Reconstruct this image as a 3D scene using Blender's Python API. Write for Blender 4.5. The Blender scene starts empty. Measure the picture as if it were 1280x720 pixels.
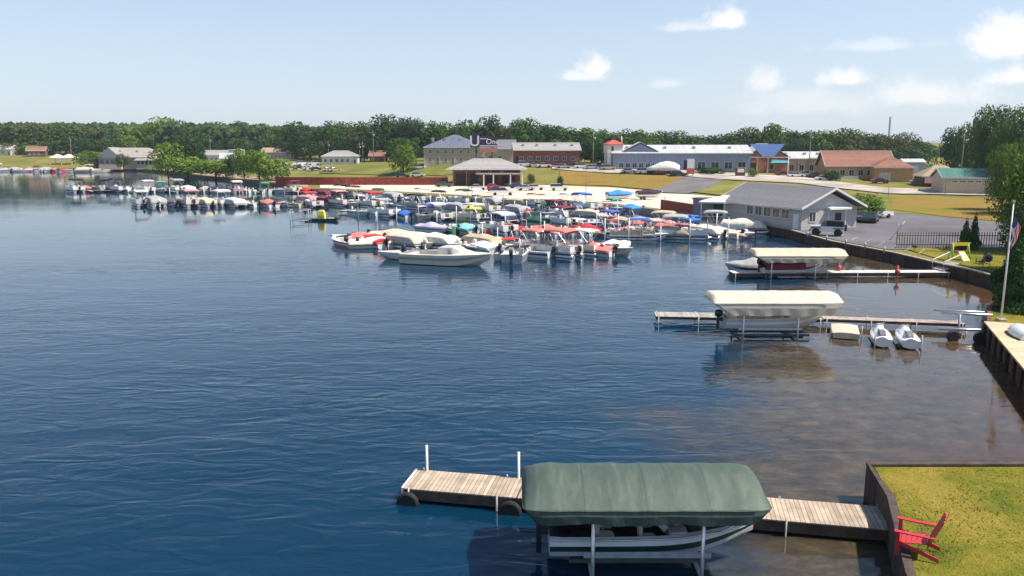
import bpy, bmesh, math, random
from mathutils import Vector, Matrix, noise
random.seed(7)
C = bpy.context.scene
COL = C.collection
rad = math.radians

# ------------------------------------------------------------ camera
F = 1005.0; PITCH = math.atan(178/F); CAMH = 12.0
cam_d = bpy.data.cameras.new('camera'); cam = bpy.data.objects.new('camera', cam_d); COL.objects.link(cam)
cam.location = (0, 0, CAMH); cam.rotation_euler = (math.pi/2-PITCH, 0, 0)
cam_d.sensor_width = 36; cam_d.lens = 36*F/1280; cam_d.clip_end = 8000; cam_d.clip_start = .5
C.camera = cam
# ------------------------------------------------------------ light
SUN_EL, SUN_AZ = rad(56), rad(99)       # azimuth clockwise from +Y
sd = Vector((math.sin(SUN_AZ)*math.cos(SUN_EL), math.cos(SUN_AZ)*math.cos(SUN_EL), math.sin(SUN_EL)))
sl = bpy.data.lights.new('sun', 'SUN'); sl.energy = 5.0; sl.angle = rad(.55); sl.color = (1, .93, .82)
so = bpy.data.objects.new('sun', sl); COL.objects.link(so); so.rotation_euler = sd.to_track_quat('Z', 'Y').to_euler(); so.location = (0, 0, 300)
C.view_settings.view_transform = 'Standard'; C.view_settings.look = 'None'
C.view_settings.gamma = 1; C.view_settings.exposure = 0.5
C.cycles.max_bounces = 6; C.cycles.volume_bounces = 0; C.cycles.caustics_reflective = False; C.cycles.caustics_refractive = False
C.cycles.sample_clamp_indirect = 4; C.cycles.use_denoising = True

def build_world():
    w = bpy.data.worlds.new('World'); C.world = w; w.use_nodes = True
    nt = w.node_tree; N = nt.nodes; L = nt.links; N.clear()
    out = N.new('ShaderNodeOutputWorld'); bg = N.new('ShaderNodeBackground'); L.new(bg.outputs[0], out.inputs[0])
    sky = N.new('ShaderNodeTexSky'); sky.sky_type = 'NISHITA'; sky.sun_disc = False
    sky.sun_elevation = SUN_EL; sky.sun_rotation = SUN_AZ; sky.air_density = 1.0; sky.dust_density = 1.0; sky.ozone_density = 3.5; sky.altitude = 200
    bg.inputs['Strength'].default_value = .113
    tc = N.new('ShaderNodeTexCoord'); sep = N.new('ShaderNodeSeparateXYZ'); L.new(tc.outputs['Generated'], sep.inputs[0])
    def M(op, a, b=None):
        n = N.new('ShaderNodeMath'); n.operation = op
        for i, v in enumerate((a, b)):
            if v is None: continue
            if isinstance(v, (int, float)): n.inputs[i].default_value = v
            else: L.new(v, n.inputs[i])
        return n.outputs[0]
    az = M('ARCTAN2', sep.outputs[0], sep.outputs[1]); el = M('ARCSINE', sep.outputs[2])
    nz = N.new('ShaderNodeTexNoise'); nz.inputs['Scale'].default_value = 42; nz.inputs['Detail'].default_value = 6; nz.inputs['Roughness'].default_value = .6
    L.new(tc.outputs['Generated'], nz.inputs['Vector'])
    dist = M('MULTIPLY', M('SUBTRACT', nz.outputs[0], .5), 1.9)
    total = None
    # px, py, half width, half height, strength : small fair weather clouds
    cl = [(744, 86, 22, 19, .85), (732, 96, 34, 9, .5), (908, 26, 25, 19, .85), (870, 34, 50, 9, .35), (957, 103, 18, 20, .45), (1058, 99, 30, 13, .6),
          (1160, 120, 70, 20, .42), (1252, 55, 34, 29, .85), (1268, 97, 30, 14, .6), (1095, 58, 60, 10, .3), (832, 106, 26, 8, .25), (1015, 132, 90, 20, .25),
          (1400, 60, 60, 30, .8), (-200, 70, 80, 24, .6), (1650, 110, 90, 26, .7)]
    for px, py, hw, hh, s in cl:
        d = Vector(((px-640), F*math.cos(PITCH)+(-(py-360))*math.sin(PITCH), -F*math.sin(PITCH)+(-(py-360))*math.cos(PITCH))).normalized()
        a0 = math.atan2(d.x, d.y); e0 = math.asin(d.z)
        dx = M('MULTIPLY', M('SUBTRACT', az, a0), F/hw); dy = M('MULTIPLY', M('SUBTRACT', el, e0), F/hh)
        # flatter below, puffed above
        dyn = M('MULTIPLY', M('MINIMUM', dy, 0.0), .75)
        dy2 = M('ADD', dy, dyn)
        r = M('SQRT', M('ADD', M('MULTIPLY', dx, dx), M('MULTIPLY', dy2, dy2)))
        r = M('ADD', r, dist)
        mr = N.new('ShaderNodeMapRange'); mr.interpolation_type = 'SMOOTHSTEP'
        mr.inputs['From Min'].default_value = 1.25; mr.inputs['From Max'].default_value = .25; mr.inputs['To Min'].default_value = 0; mr.inputs['To Max'].default_value = s
        L.new(r, mr.inputs['Value'])
        total = mr.outputs[0] if total is None else M('MAXIMUM', total, mr.outputs[0])
    # thin veil growing toward the horizon
    hz = N.new('ShaderNodeMapRange'); hz.inputs['From Min'].default_value = .45; hz.inputs['From Max'].default_value = -.02; hz.inputs['To Min'].default_value = 0; hz.inputs['To Max'].default_value = .72
    L.new(el, hz.inputs['Value'])
    mixh = N.new('ShaderNodeMixRGB'); L.new(hz.outputs[0], mixh.inputs[0]); L.new(sky.outputs[0], mixh.inputs[1]); mixh.inputs[2].default_value = (4.7, 5.25, 6.0, 1)
    mix = N.new('ShaderNodeMixRGB'); L.new(total, mix.inputs[0]); L.new(mixh.outputs[0], mix.inputs[1]); mix.inputs[2].default_value = (8.0, 7.5, 7.2, 1)
    L.new(mix.outputs[0], bg.inputs['Color'])
build_world()

# ------------------------------------------------------------ pixels of the photograph to ground points (survey of the place)
CP, SP = math.cos(PITCH), math.sin(PITCH)
def ray(px, py):
    u = -(py-360.0)
    return Vector((px-640.0, F*CP+u*SP, -F*SP+u*CP))
def G(px, py, z=0.0):
    d = ray(px, py); t = (z-CAMH)/d.z
    return Vector((d.x*t, d.y*t, z))
def AT(px, py, Y):
    d = ray(px, py); t = Y/d.y
    return Vector((d.x*t, Y, CAMH+d.z*t))
def lerp_tab(tab, v):
    if v <= tab[0][0]: return tab[0][1:]
    for a, b in zip(tab, tab[1:]):
        if v <= b[0]:
            k = (v-a[0])/(b[0]-a[0]); return [p+(q-p)*k for p, q in zip(a[1:], b[1:])]
    return tab[-1][1:]
# terrain: direction (px), start of slope, end of slope, plateau height
TT = [(-400, 420, 500, 3), (0, 400, 470, 4), (250, 300, 400, 3), (400, 250, 330, 4.2), (560, 228, 264, 6), (720, 216, 262, 5.6),
      (850, 195, 250, 4.6), (1000, 172, 245, 3.6), (1200, 150, 245, 2.6), (1700, 150, 245, 2.6)]
def T(x, y):
    if y < 60: return 1.0
    px = 640+1020*x/y
    s, e, p = lerp_tab(TT, px)
    k = min(1, max(0, (y-s)/(e-s))); k = k*k*(3-2*k)
    far = max(0, y-400)*.035
    return 1.0+(p-1)*k+min(far, 13)
def GT(px, py):
    d = ray(px, py).normalized(); t = 30.0
    while t < 3000:
        p = Vector((0, 0, CAMH))+d*t
        if p.z <= T(p.x, p.y): break
        t += .5
    return Vector((p.x, p.y, T(p.x, p.y)))

# ------------------------------------------------------------ materials
MATS = {}
def mat(name, col, rough=.7, metal=0, var=.12, scale=3.0, bump=0, bscale=None, trans=0, spec=.5, coat=0, emit=None, col2=None, mapscale=None, coord='Object'):
    if name in MATS: return MATS[name]
    m = bpy.data.materials.new(name); m.use_nodes = True; nt = m.node_tree; N = nt.nodes; L = nt.links
    b = N['Principled BSDF']; b.inputs['Roughness'].default_value = rough; b.inputs['Metallic'].default_value = metal
    b.inputs['Specular IOR Level'].default_value = spec; b.inputs['Coat Weight'].default_value = coat
    tc = N.new('ShaderNodeTexCoord'); mp = N.new('ShaderNodeMapping'); L.new(tc.outputs[coord], mp.inputs[0])
    if mapscale: mp.inputs['Scale'].default_value = mapscale
    nz = N.new('ShaderNodeTexNoise'); nz.inputs['Scale'].default_value = scale; nz.inputs['Detail'].default_value = 5; L.new(mp.outputs[0], nz.inputs['Vector'])
    mr = N.new('ShaderNodeMapRange'); L.new(nz.outputs[0], mr.inputs['Value']); mr.inputs['From Min'].default_value = .3; mr.inputs['From Max'].default_value = .7
    mx = N.new('ShaderNodeMixRGB'); L.new(mr.outputs[0], mx.inputs[0])
    c2 = col2 or tuple(max(0, c*(1-2*var)) for c in col)
    c1 = col if col2 else tuple(min(1, c*(1+var*.6)) for c in col)
    mx.inputs[1].default_value = (*c1, 1); mx.inputs[2].default_value = (*c2, 1)
    L.new(mx.outputs[0], b.inputs['Base Color'])
    if bump:
        n2 = N.new('ShaderNodeTexNoise'); n2.inputs['Scale'].default_value = bscale or scale*4; n2.inputs['Detail'].default_value = 4; L.new(mp.outputs[0], n2.inputs['Vector'])
        bp = N.new('ShaderNodeBump'); bp.inputs['Strength'].default_value = min(1, bump); bp.inputs['Distance'].default_value = .1; L.new(n2.outputs[0], bp.inputs['Height']); L.new(bp.outputs[0], b.inputs['Normal'])
    MATS[name] = m; return m
def stripes(name, col, col2, period, axis=0, width=.12, rough=.8, var=.1, vscale=2, slope=0):
    """boards, siding, shingle courses or panel seams: thin dark joints every period metres along an axis"""
    if name in MATS: return MATS[name]
    m = mat(name, col, rough, var=var, scale=vscale); nt = m.node_tree; N = nt.nodes; L = nt.links
    b = N['Principled BSDF']; src = b.inputs['Base Color'].links[0].from_socket
    tc = N.new('ShaderNodeTexCoord'); sp = N.new('ShaderNodeSeparateXYZ'); L.new(tc.outputs['Object'], sp.inputs[0])
    d = N.new('ShaderNodeMath'); d.operation = 'DIVIDE'; L.new(sp.outputs[axis], d.inputs[0]); d.inputs[1].default_value = period
    fr = N.new('ShaderNodeMath'); fr.operation = 'FRACT'; L.new(d.outputs[0], fr.inputs[0])
    lt = N.new('ShaderNodeMath'); lt.operation = 'LESS_THAN'; L.new(fr.outputs[0], lt.inputs[0]); lt.inputs[1].default_value = width
    fl = N.new('ShaderNodeMath'); fl.operation = 'FLOOR'; L.new(d.outputs[0], fl.inputs[0])
    wn = N.new('ShaderNodeTexWhiteNoise'); wn.noise_dimensions = '1D'; L.new(fl.outputs[0], wn.inputs['W'])
    hv = N.new('ShaderNodeHueSaturation'); mr = N.new('ShaderNodeMapRange'); L.new(wn.outputs[0], mr.inputs['Value']); mr.inputs['To Min'].default_value = 1-var*1.6; mr.inputs['To Max'].default_value = 1+var
    L.new(mr.outputs[0], hv.inputs['Value']); L.new(src, hv.inputs['Color'])
    mx = N.new('ShaderNodeMixRGB'); L.new(lt.outputs[0], mx.inputs[0]); L.new(hv.outputs[0], mx.inputs[1]); mx.inputs[2].default_value = (*col2, 1)
    L.new(mx.outputs[0], b.inputs['Base Color'])
    return m

RGB = dict(car_red=(.70, .015, .02), white=(.80, .79, .76), cream=(.80, .72, .58), tan=(.50, .40, .27), beige=(.62, .52, .40), grey=(.38, .37, .37), pale_grey=(.55, .56, .57), dark_grey=(.10, .10, .11),
           black=(.02, .02, .024), navy=(.015, .03, .11), blue=(.03, .14, .50), sky_blue=(.04, .26, .62), royal=(.08, .11, .38), teal=(.05, .36, .36), turquoise=(.22, .55, .50),
           green=(.04, .30, .09), dark_green=(.02, .10, .06), red=(.52, .03, .04), coral=(.58, .19, .16), pink=(.62, .30, .32), maroon=(.19, .025, .045), yellow=(.74, .64, .10),
           silver=(.45, .46, .48), lilac=(.52, .46, .55), brown=(.14, .07, .04), orange=(.62, .20, .05), gold=(.45, .33, .15))
def cloth(c): return mat('canvas_'+c, RGB[c], .85, var=.10, scale=1.6, bump=.35, bscale=2.2)
def paint(c): return mat('gelcoat_'+c, RGB[c], .28, var=.05, scale=1.2, coat=.3)
def carpaint(c): return mat('car_paint_'+c, RGB[c], .3, var=.04, scale=1, coat=.6)
M_ALU = mat('aluminium', (.62, .63, .64), .38, .75, var=.1, scale=4)
M_GALV = mat('galvanised_steel', (.42, .42, .42), .55, .5, var=.2, scale=5)
M_WPIPE = mat('white_pipe', (.78, .78, .76), .5, var=.08)
M_BLK = mat('black_rubber', (.018, .018, .02), .75, var=.2)
M_MOTOR = mat('motor_black', (.02, .02, .022), .3, var=.1, coat=.4)
M_GLASS = mat('dark_glass', (.03, .04, .05), .08, var=.1, spec=.8)
M_WSHIELD = mat('tinted_windshield', (.10, .13, .15), .1, var=.1, spec=.8)
M_SEAT = mat('vinyl_seat', (.62, .57, .50), .55, var=.12)
M_CARPET = mat('deck_carpet', (.22, .21, .20), .9, var=.2)
M_PLANK = stripes('dock_planks', (.48, .38, .28), (.13, .09, .06), .145, 0, .13, .85, .16)
M_PLANKG = stripes('weathered_planks', (.42, .39, .34), (.10, .09, .08), .15, 0, .12, .85, .18)
M_FRAMEW = mat('dock_frame_wood', (.10, .07, .05), .85, var=.25)
M_BULK = stripes('bulkhead_timber', (.085, .048, .032), (.02, .014, .01), .3, 0, .14, .9, .25)
M_CAP = mat('wall_cap', (.36, .31, .24), .85, var=.2, scale=2)
M_WHITE = mat('white_paint', (.78, .77, .74), .6, var=.06)
M_BARK = mat('bark', (.10, .075, .055), .9, var=.3, scale=3, bump=.5)
M_UPOLE = mat('utility_pole_wood', (.27, .23, .19), .85, var=.2)

# ------------------------------------------------------------ mesh builder
class MB:
    def __init__(s): s.v = []; s.f = []; s.m = []; s.sm = []
    def add(s, vs, fs, mi=0, smooth=False):
        o = len(s.v); s.v += [tuple(v) for v in vs]; s.f += [tuple(i+o for i in f) for f in fs]; s.m += [mi]*len(fs); s.sm += [smooth]*len(fs); return s
    def box(s, x0, x1, y0, y1, z0, z1, mi=0, M=None):
        vs = [Vector((x, y, z)) for z in (z0, z1) for y in (y0, y1) for x in (x0, x1)]
        if M: vs = [M @ v for v in vs]
        return s.add(vs, [(0, 2, 3, 1), (4, 5, 7, 6), (0, 1, 5, 4), (2, 6, 7, 3), (0, 4, 6, 2), (1, 3, 7, 5)], mi)
    def cbox(s, x0, x1, y0, y1, z0, z1, b=.03, mi=0):
        """box with chamfered upper edges and corners"""
        rings = []
        for z, k in ((z0, 0), (z1-b, 0), (z1, b)):
            X0, X1, Y0, Y1 = x0+k, x1-k, y0+k, y1-k; c = b
            rings.append([(X0+c, Y0, z), (X1-c, Y0, z), (X1, Y0+c, z), (X1, Y1-c, z), (X1-c, Y1, z), (X0+c, Y1, z), (X0, Y1-c, z), (X0, Y0+c, z)])
        return s.loft(rings, True, True, mi)
    def loft(s, rings, closed=True, cap=True, mi=0, smooth=False):
        n = len(rings[0]); vs = [p for r in rings for p in r]; fs = []
        for i in range(len(rings)-1):
            for j in range(n if closed else n-1):
                a = i*n+j; b = i*n+(j+1) % n; fs.append((a, b, b+n, a+n))
        s.add(vs, fs, mi, smooth)
        if cap and closed:
            o = len(s.v)-len(vs)
            s.f.append(tuple(o+j for j in reversed(range(n)))); s.f.append(tuple(o+(len(rings)-1)*n+j for j in range(n))); s.m += [mi]*2; s.sm += [False]*2
        return s
    def tube(s, pts, r, n=6, mi=0, r2=None):
        pts = [Vector(p) for p in pts]; rings = []
        for i, p in enumerate(pts):
            d = (pts[min(i+1, len(pts)-1)]-pts[max(i-1, 0)]).normalized()
            a = d.cross(Vector((0, 0, 1)));
            if a.length < .05: a = d.cross(Vector((1, 0, 0)))
            a.normalize(); b = d.cross(a)
            rr = r if r2 is None else r+(r2-r)*i/(len(pts)-1)
            rings.append([p+a*rr*math.cos(2*math.pi*k/n)+b*rr*math.sin(2*math.pi*k/n) for k in range(n)])
        return s.loft(rings, True, True, mi, n > 5)
    def wheel(s, c, r, w, n=16, mi=0, axis='y'):
        rings = []
        for t, k in ((-w/2, .86), (-w/2*.7, 1), (w/2*.7, 1), (w/2, .86)):
            ring = []
            for j in range(n):
                a = 2*math.pi*j/n; p = (r*k*math.cos(a), t, r*k*math.sin(a)) if axis == 'y' else (t, r*k*math.cos(a), r*k*math.sin(a))
                ring.append(Vector(c)+Vector(p))
            rings.append(ring)
        return s.loft(rings, True, True, mi, False)
    def mesh(s, name, mats):
        me = bpy.data.meshes.new(name); me.from_pydata(s.v, [], s.f)
        for m in (mats if isinstance(mats, (list, tuple)) else [mats]): me.materials.append(m)
        me.polygons.foreach_set('material_index', s.m); me.polygons.foreach_set('use_smooth', s.sm)
        bm = bmesh.new(); bm.from_mesh(me); bmesh.ops.recalc_face_normals(bm, faces=bm.faces); bm.to_mesh(me); bm.free()
        me.update(); return me
    def build(s, name, mats, parent=None): return link(name, s.mesh(name, mats), parent)
def link(name, me, parent=None):
    o = bpy.data.objects.new(name, me); COL.objects.link(o); o.parent = parent; return o
CACHE = {}
def cached(key, fn, name, mats, parent):
    k = (key, tuple(m.name for m in mats) if isinstance(mats, (list, tuple)) else mats.name)
    if k not in CACHE: CACHE[k] = fn().mesh(name, mats)
    return link(name, CACHE[k], parent)
def tag(o, label=None, cat=None, group=None, kind=None):
    if label: o['label'] = label
    if cat: o['category'] = cat
    if group: o['group'] = group
    if kind: o['kind'] = kind
    return o
def thing(name, label, cat, loc=(0, 0, 0), rz=0, group=None):
    o = bpy.data.objects.new(name, None); COL.objects.link(o); o.location = loc; o.rotation_euler = (0, 0, rz); o.empty_display_size = .3
    return tag(o, label, cat, group)
def struct(name, mb, m): return tag(mb.build(name, m), kind='structure')
ORD = ['', 'first', 'second', 'third', 'fourth', 'fifth', 'sixth', 'seventh', 'eighth', 'ninth', 'tenth', 'eleventh', 'twelfth', 'thirteenth', 'fourteenth', 'fifteenth', 'sixteenth',
       'seventeenth', 'eighteenth', 'nineteenth', 'twentieth', 'twenty-first', 'twenty-second', 'twenty-third', 'twenty-fourth', 'twenty-fifth', 'twenty-sixth', 'twenty-seventh', 'twenty-eighth', 'twenty-ninth', 'thirtieth']

# ------------------------------------------------------------ water and land
def water_material():
    m = bpy.data.materials.new('lake_water'); m.use_nodes = True; nt = m.node_tree; N = nt.nodes; L = nt.links
    b = N['Principled BSDF']; b.inputs['IOR'].default_value = 1.333; b.inputs['Roughness'].default_value = .05
    b.inputs['Subsurface Weight'].default_value = .75; b.inputs['Subsurface Radius'].default_value = (.6, 1, 1); b.inputs['Subsurface Scale'].default_value = 1.1
    g = N.new('ShaderNodeNewGeometry'); sp = N.new('ShaderNodeSeparateXYZ'); L.new(g.outputs['Position'], sp.inputs[0])
    def M(op, a, c=None, clamp=False):
        n = N.new('ShaderNodeMath'); n.operation = op; n.use_clamp = clamp
        for i, v in enumerate((a, c)):
            if v is None: continue
            if isinstance(v, (int, float)): n.inputs[i].default_value = v
            else: L.new(v, n.inputs[i])
        return n.outputs[0]
    def noise_(scale, detail=4, sx=1, sy=1, rough=.5, dist=0):
        mp = N.new('ShaderNodeMapping'); mp.inputs['Scale'].default_value = (sx, sy, 1); L.new(g.outputs['Position'], mp.inputs[0])
        n = N.new('ShaderNodeTexNoise'); n.inputs['Scale'].default_value = scale; n.inputs['Detail'].default_value = detail; n.inputs['Roughness'].default_value = rough; n.inputs['Distortion'].default_value = dist
        L.new(mp.outputs[0], n.inputs['Vector']); return n.outputs[0]
    # depth of the lake bed: shallow on the east side by the yards
    line = M('ADD', M('MULTIPLY', M('MAXIMUM', M('SUBTRACT', sp.outputs[1], 29), 0), .46), 5.5)
    sh = M('SUBTRACT', sp.outputs[0], line)
    sh = M('ADD', sh, M('MULTIPLY', M('SUBTRACT', noise_(.16, 4), .5), 20))
    mr = N.new('ShaderNodeMapRange'); mr.interpolation_type = 'SMOOTHSTEP'; mr.inputs['From Min'].default_value = -3.5; mr.inputs['From Max'].default_value = 6; L.new(sh, mr.inputs['Value'])
    cr = N.new('ShaderNodeValToRGB'); L.new(noise_(.8, 8, 1, 1.3, .72, .2), cr.inputs[0])
    e = cr.color_ramp; e.elements[0].position = .3; e.elements[0].color = (.026, .021, .014, 1); e.elements[1].position = .74; e.elements[1].color = (.13, .088, .045, 1)
    k = e.elements.new(.5); k.color = (.062, .048, .030, 1)
    deep = N.new('ShaderNodeMixRGB'); deep.inputs[1].default_value = (.001, .020, .048, 1); deep.inputs[2].default_value = (.002, .030, .064, 1); L.new(noise_(.05, 3), deep.inputs[0])
    mx = N.new('ShaderNodeMixRGB'); L.new(mr.outputs[0], mx.inputs[0]); L.new(deep.outputs[0], mx.inputs[1]); L.new(cr.outputs[0], mx.inputs[2])
    east = N.new('ShaderNodeMapRange'); east.interpolation_type = 'SMOOTHSTEP'; east.inputs['From Min'].default_value = 9; east.inputs['From Max'].default_value = 19; L.new(sh, east.inputs['Value'])   # base colour turns redder toward the east shore
    rs = N.new('ShaderNodeMixRGB'); L.new(M('MULTIPLY', east.outputs[0], .75), rs.inputs[0]); L.new(mx.outputs[0], rs.inputs[1]); rs.inputs[2].default_value = (.075, .030, .012, 1); mx = rs
    # weed beds
    wd = N.new('ShaderNodeMapRange'); wd.inputs['From Min'].default_value = .60; wd.inputs['From Max'].default_value = .68; L.new(noise_(.22, 5, .8, 1.3, .6, 1.0), wd.inputs['Value'])
    wm = M('MULTIPLY', wd.outputs[0], M('MULTIPLY', mr.outputs[0], .5))
    mx2 = N.new('ShaderNodeMixRGB'); L.new(wm, mx2.inputs[0]); L.new(mx.outputs[0], mx2.inputs[1]); mx2.inputs[2].default_value = (.035, .028, .018, 1)
    L.new(mx2.outputs[0], b.inputs['Base Color'])
    n1 = noise_(.8, 3, .6, 1.35, .45, 1.2); n2 = noise_(.22, 3, .6, 1.2, .5, .3); n3 = noise_(6, 2, .7, 1.2)
    h = M('ADD', M('ADD', M('MULTIPLY', n1, .074), M('MULTIPLY', n2, .14)), M('MULTIPLY', n3, .003))
    gust = N.new('ShaderNodeMapRange'); gust.inputs['From Min'].default_value = .35; gust.inputs['From Max'].default_value = .65; gust.inputs['To Min'].default_value = .35; gust.inputs['To Max'].default_value = 1.3
    L.new(noise_(.035, 3, .6, 1.4), gust.inputs['Value'])
    # sheltered water by the yards and inside the marina lies calmer
    calm = N.new('ShaderNodeMapRange'); calm.inputs['From Min'].default_value = -6; calm.inputs['From Max'].default_value = 12; calm.inputs['To Min'].default_value = 1; calm.inputs['To Max'].default_value = .17; L.new(sh, calm.inputs['Value'])
    bp = N.new('ShaderNodeBump'); bp.inputs['Distance'].default_value = 1.0; L.new(h, bp.inputs['Height']); lee = N.new('ShaderNodeMapRange'); lee.inputs['From Min'].default_value = 28; lee.inputs['From Max'].default_value = 120; lee.inputs['To Min'].default_value = 1; lee.inputs['To Max'].default_value = .13; L.new(sp.outputs[1], lee.inputs['Value'])   # the far end lies in the lee of the woods
    L.new(M('MULTIPLY', lee.outputs[0], M('MULTIPLY', gust.outputs[0], calm.outputs[0])), bp.inputs['Strength'])
    L.new(bp.outputs[0], b.inputs['Normal'])
    return m
w = MB(); w.add([(-2500, -200, 0), (2500, -200, 0), (2500, 3500, 0), (-2500, 3500, 0)], [(0, 1, 2, 3)])
struct('water', w, water_material())

def grass_mat(name, a, b_, c):
    m = bpy.data.materials.new(name); m.use_nodes = True; nt = m.node_tree; N = nt.nodes; L = nt.links; b = N['Principled BSDF']; b.inputs['Roughness'].default_value = .95; b.inputs['Specular IOR Level'].default_value = .1
    g = N.new('ShaderNodeNewGeometry')
    def nz(s, d=5):
        n = N.new('ShaderNodeTexNoise'); n.inputs['Scale'].default_value = s; n.inputs['Detail'].default_value = d; n.inputs['Roughness'].default_value = .6; L.new(g.outputs['Position'], n.inputs['Vector']); return n.outputs[0]
    cr = N.new('ShaderNodeValToRGB'); L.new(nz(.09 if name != 'lawn' else .45), cr.inputs[0]); e = cr.color_ramp
    e.elements[0].position = .35; e.elements[0].color = (*a, 1); e.elements[1].position = .65; e.elements[1].color = (*c, 1); q = e.elements.new(.5); q.color = (*b_, 1)
    mx = N.new('ShaderNodeMixRGB'); mx.blend_type = 'MULTIPLY'; mx.inputs[0].default_value = .6
    c2 = N.new('ShaderNodeValToRGB'); L.new(nz(7, 6), c2.inputs[0]); c2.color_ramp.elements[0].position = .3; c2.color_ramp.elements[0].color = (.45, .45, .45, 1); c2.color_ramp.elements[1].position = .6
    L.new(cr.outputs[0], mx.inputs[1]); L.new(c2.outputs[0], mx.inputs[2]); L.new(mx.outputs[0], b.inputs['Base Color'])
    bp = N.new('ShaderNodeBump'); bp.inputs['Distance'].default_value = .08; L.new(nz(14, 3), bp.inputs['Height']); L.new(bp.outputs[0], b.inputs['Normal'])
    MATS[name] = m; return m
M_GROUND = grass_mat('ground_cover', (.13, .15, .035), (.20, .19, .045), (.27, .22, .08))
M_GOLD = grass_mat('dry_grass', (.24, .155, .035), (.29, .185, .045), (.21, .185, .03))
M_GREEN = grass_mat('green_grass', (.14, .155, .035), (.20, .20, .045), (.27, .235, .065))
M_LAWN = grass_mat('lawn', (.10, .13, .014), (.20, .18, .022), (.29, .22, .04))

# top edge of the shore, z = 1
SH = [(-900, 208), (-300, 209.5), (0, 211.5), (60, 212), (130, 211), (175, 211), (200, 213), (250, 219), (300, 224), (345, 229), (385, 236), (440, 238.5), (500, 242), (560, 246),
      (640, 250.5), (700, 252), (760, 256), (800, 260), (830, 264), (880, 270), (930, 278), (985, 287), (1040, 302), (1120, 317), (1180, 331), (1215, 338), (1255, 349), (1330, 353), (1700, 356)]
S3 = [G(a, b, 1.0) for a, b in SH]
def dens(pts, step):
    out = []
    for a, b in zip(pts, pts[1:]):
        n = max(1, int((b-a).length/step))
        out += [a+(b-a)*i/n for i in range(n)]
    return out+[pts[-1]]
def land():
    m = MB(); P = dens(S3, 9); ks = [0]+[1.012**i*.0+.02*i for i in range(1, 40)]+[.8+.05*i for i in range(1, 25)]+[2.2, 2.8, 3.6, 5, 8, 14]
    rings = []
    for p in P:
        r = []
        for k in ks:
            q = Vector((p.x*(1+k), p.y*(1+k), 0)); z = T(q.x, q.y) if k > 0 else 1.0
            r.append((q.x, q.y, z))
        rings.append(r)
    m.loft(rings, False, False, 0, True); return m
struct('ground', land(), M_GROUND)
def poly_slab(name, pts, z, m, depth=2.5):
    mb = MB(); n = len(pts)
    mb.add([(x, y, z) for x, y in pts], [tuple(range(n))]); return struct(name, mb, m)
_a, _b = G(1237, 402, 1.22), G(1284, 456, 1.22); _d = (_b-_a).normalized(); _c = _b+_d*9; _n = Vector((-_d.y, _d.x, 0)); E1, E2, E3 = (_a.x, _a.y), (_b.x, _b.y), (_c.x, _c.y)
YARD = [E1, E2, E3, (_c.x-.6, 26.2), (90, 26.2), (90, 76), (46, 71), (42, 66), (_a.x+3.6, 55)]
poly_slab('yard_ground', YARD, 1.02, M_LAWN)
LAWN = [(12.2, 25.9), (11.7, 23.4), (10.1, 18.9), (8.5, 12), (8, 4), (90, 4), (90, 26.19), (40, 26.15)]
def lawn_mesh():
    m = MB(); rows = []
    import bisect
    for i in range(0, 45):
        y = 4+ (26.0-4)*i/44.0
        ed = [(12.2, 25.9), (11.7, 23.4), (10.1, 18.9), (8.5, 12), (8, 4)]; x0 = 8
        for (xa, ya), (xb, yb) in zip(ed, ed[1:]):
            if yb <= y <= ya: x0 = xb+(xa-xb)*(y-yb)/(ya-yb)
        if y > 25.9: x0 = 12.2
        row = []
        for j in range(60):
            x = x0+.15+(j/59.0)**1.6*78; row.append((x, y, 1.2+.05*noise.noise(Vector((x*.5, y*.5, 0)))*(1 if 0 < i < 44 and j > 0 else 0)))
        rows.append(row)
    m.loft(rows, False, False, 0, True); return m
struct('lawn', lawn_mesh(), M_LAWN)

def grass():
    m = MB(); r = random.Random(9)
    for k in range(5000):
        y = r.uniform(16, 25.7); x = 12.4-.33*(25.9-y)+r.random()**1.3*9; h = r.uniform(.02, .065); a = r.uniform(0, 6.28); w = .02
        if noise.noise(Vector((x*.8, y*.8, 2))) < -.15: h *= .5
        dx, dy = w*math.cos(a), w*math.sin(a); lx_, ly_ = r.uniform(-.04, .04), r.uniform(-.04, .04)
        m.add([(x-dx, y-dy, 1.19), (x+dx, y+dy, 1.19), (x+lx_, y+ly_, 1.2+h)], [(0, 1, 2)])
    return m
go = grass().build('grass', mat('grass_blades', (.15, .15, .02), .9, var=.3, scale=1.2, col2=(.24, .20, .035))); tag(go, 'short tufts of yellow green grass on the nearest lawn', kind='stuff')
def wallstrip(name, label, pts, top, thick, m, bottom=-1.5, cap=None, cat='seawall', capw=.45):
    """retaining wall along a plan polyline: timber boards, posts and a cap"""
    t = thing(name, label, cat, (pts[0][0], pts[0][1], 0)); o = Vector((pts[0][0], pts[0][1], 0))
    P = [Vector((p[0], p[1], 0))-o for p in pts]
    def off(w):
        res = []
        for i, p in enumerate(P):
            d = (P[min(i+1, len(P)-1)]-P[max(i-1, 0)]).normalized(); nrm = Vector((-d.y, d.x, 0)); res.append((p+nrm*w, p-nrm*w))
        return res
    a = off(thick/2); body = MB(); body.loft([[(l.x, l.y, bottom), (l.x, l.y, top), (r.x, r.y, top), (r.x, r.y, bottom)] for l, r in a], True, True); body.build('wall_face', m, t)
    if cap:
        c = off(capw/2); k = MB(); k.loft([[(l.x, l.y, top+.003), (l.x, l.y, top+.1), (r.x, r.y, top+.1), (r.x, r.y, top+.003)] for l, r in c], True, True); k.build('cap', cap, t)
    return t
def top(i, j): return [(p.x, p.y) for p in S3[i:j]]
wallstrip('seawall', 'dark brown timber seawall below the grey asphalt lot, running toward the flagpole', top(20, 28), 1.03, .3, M_BULK, cap=M_CAP)
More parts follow.
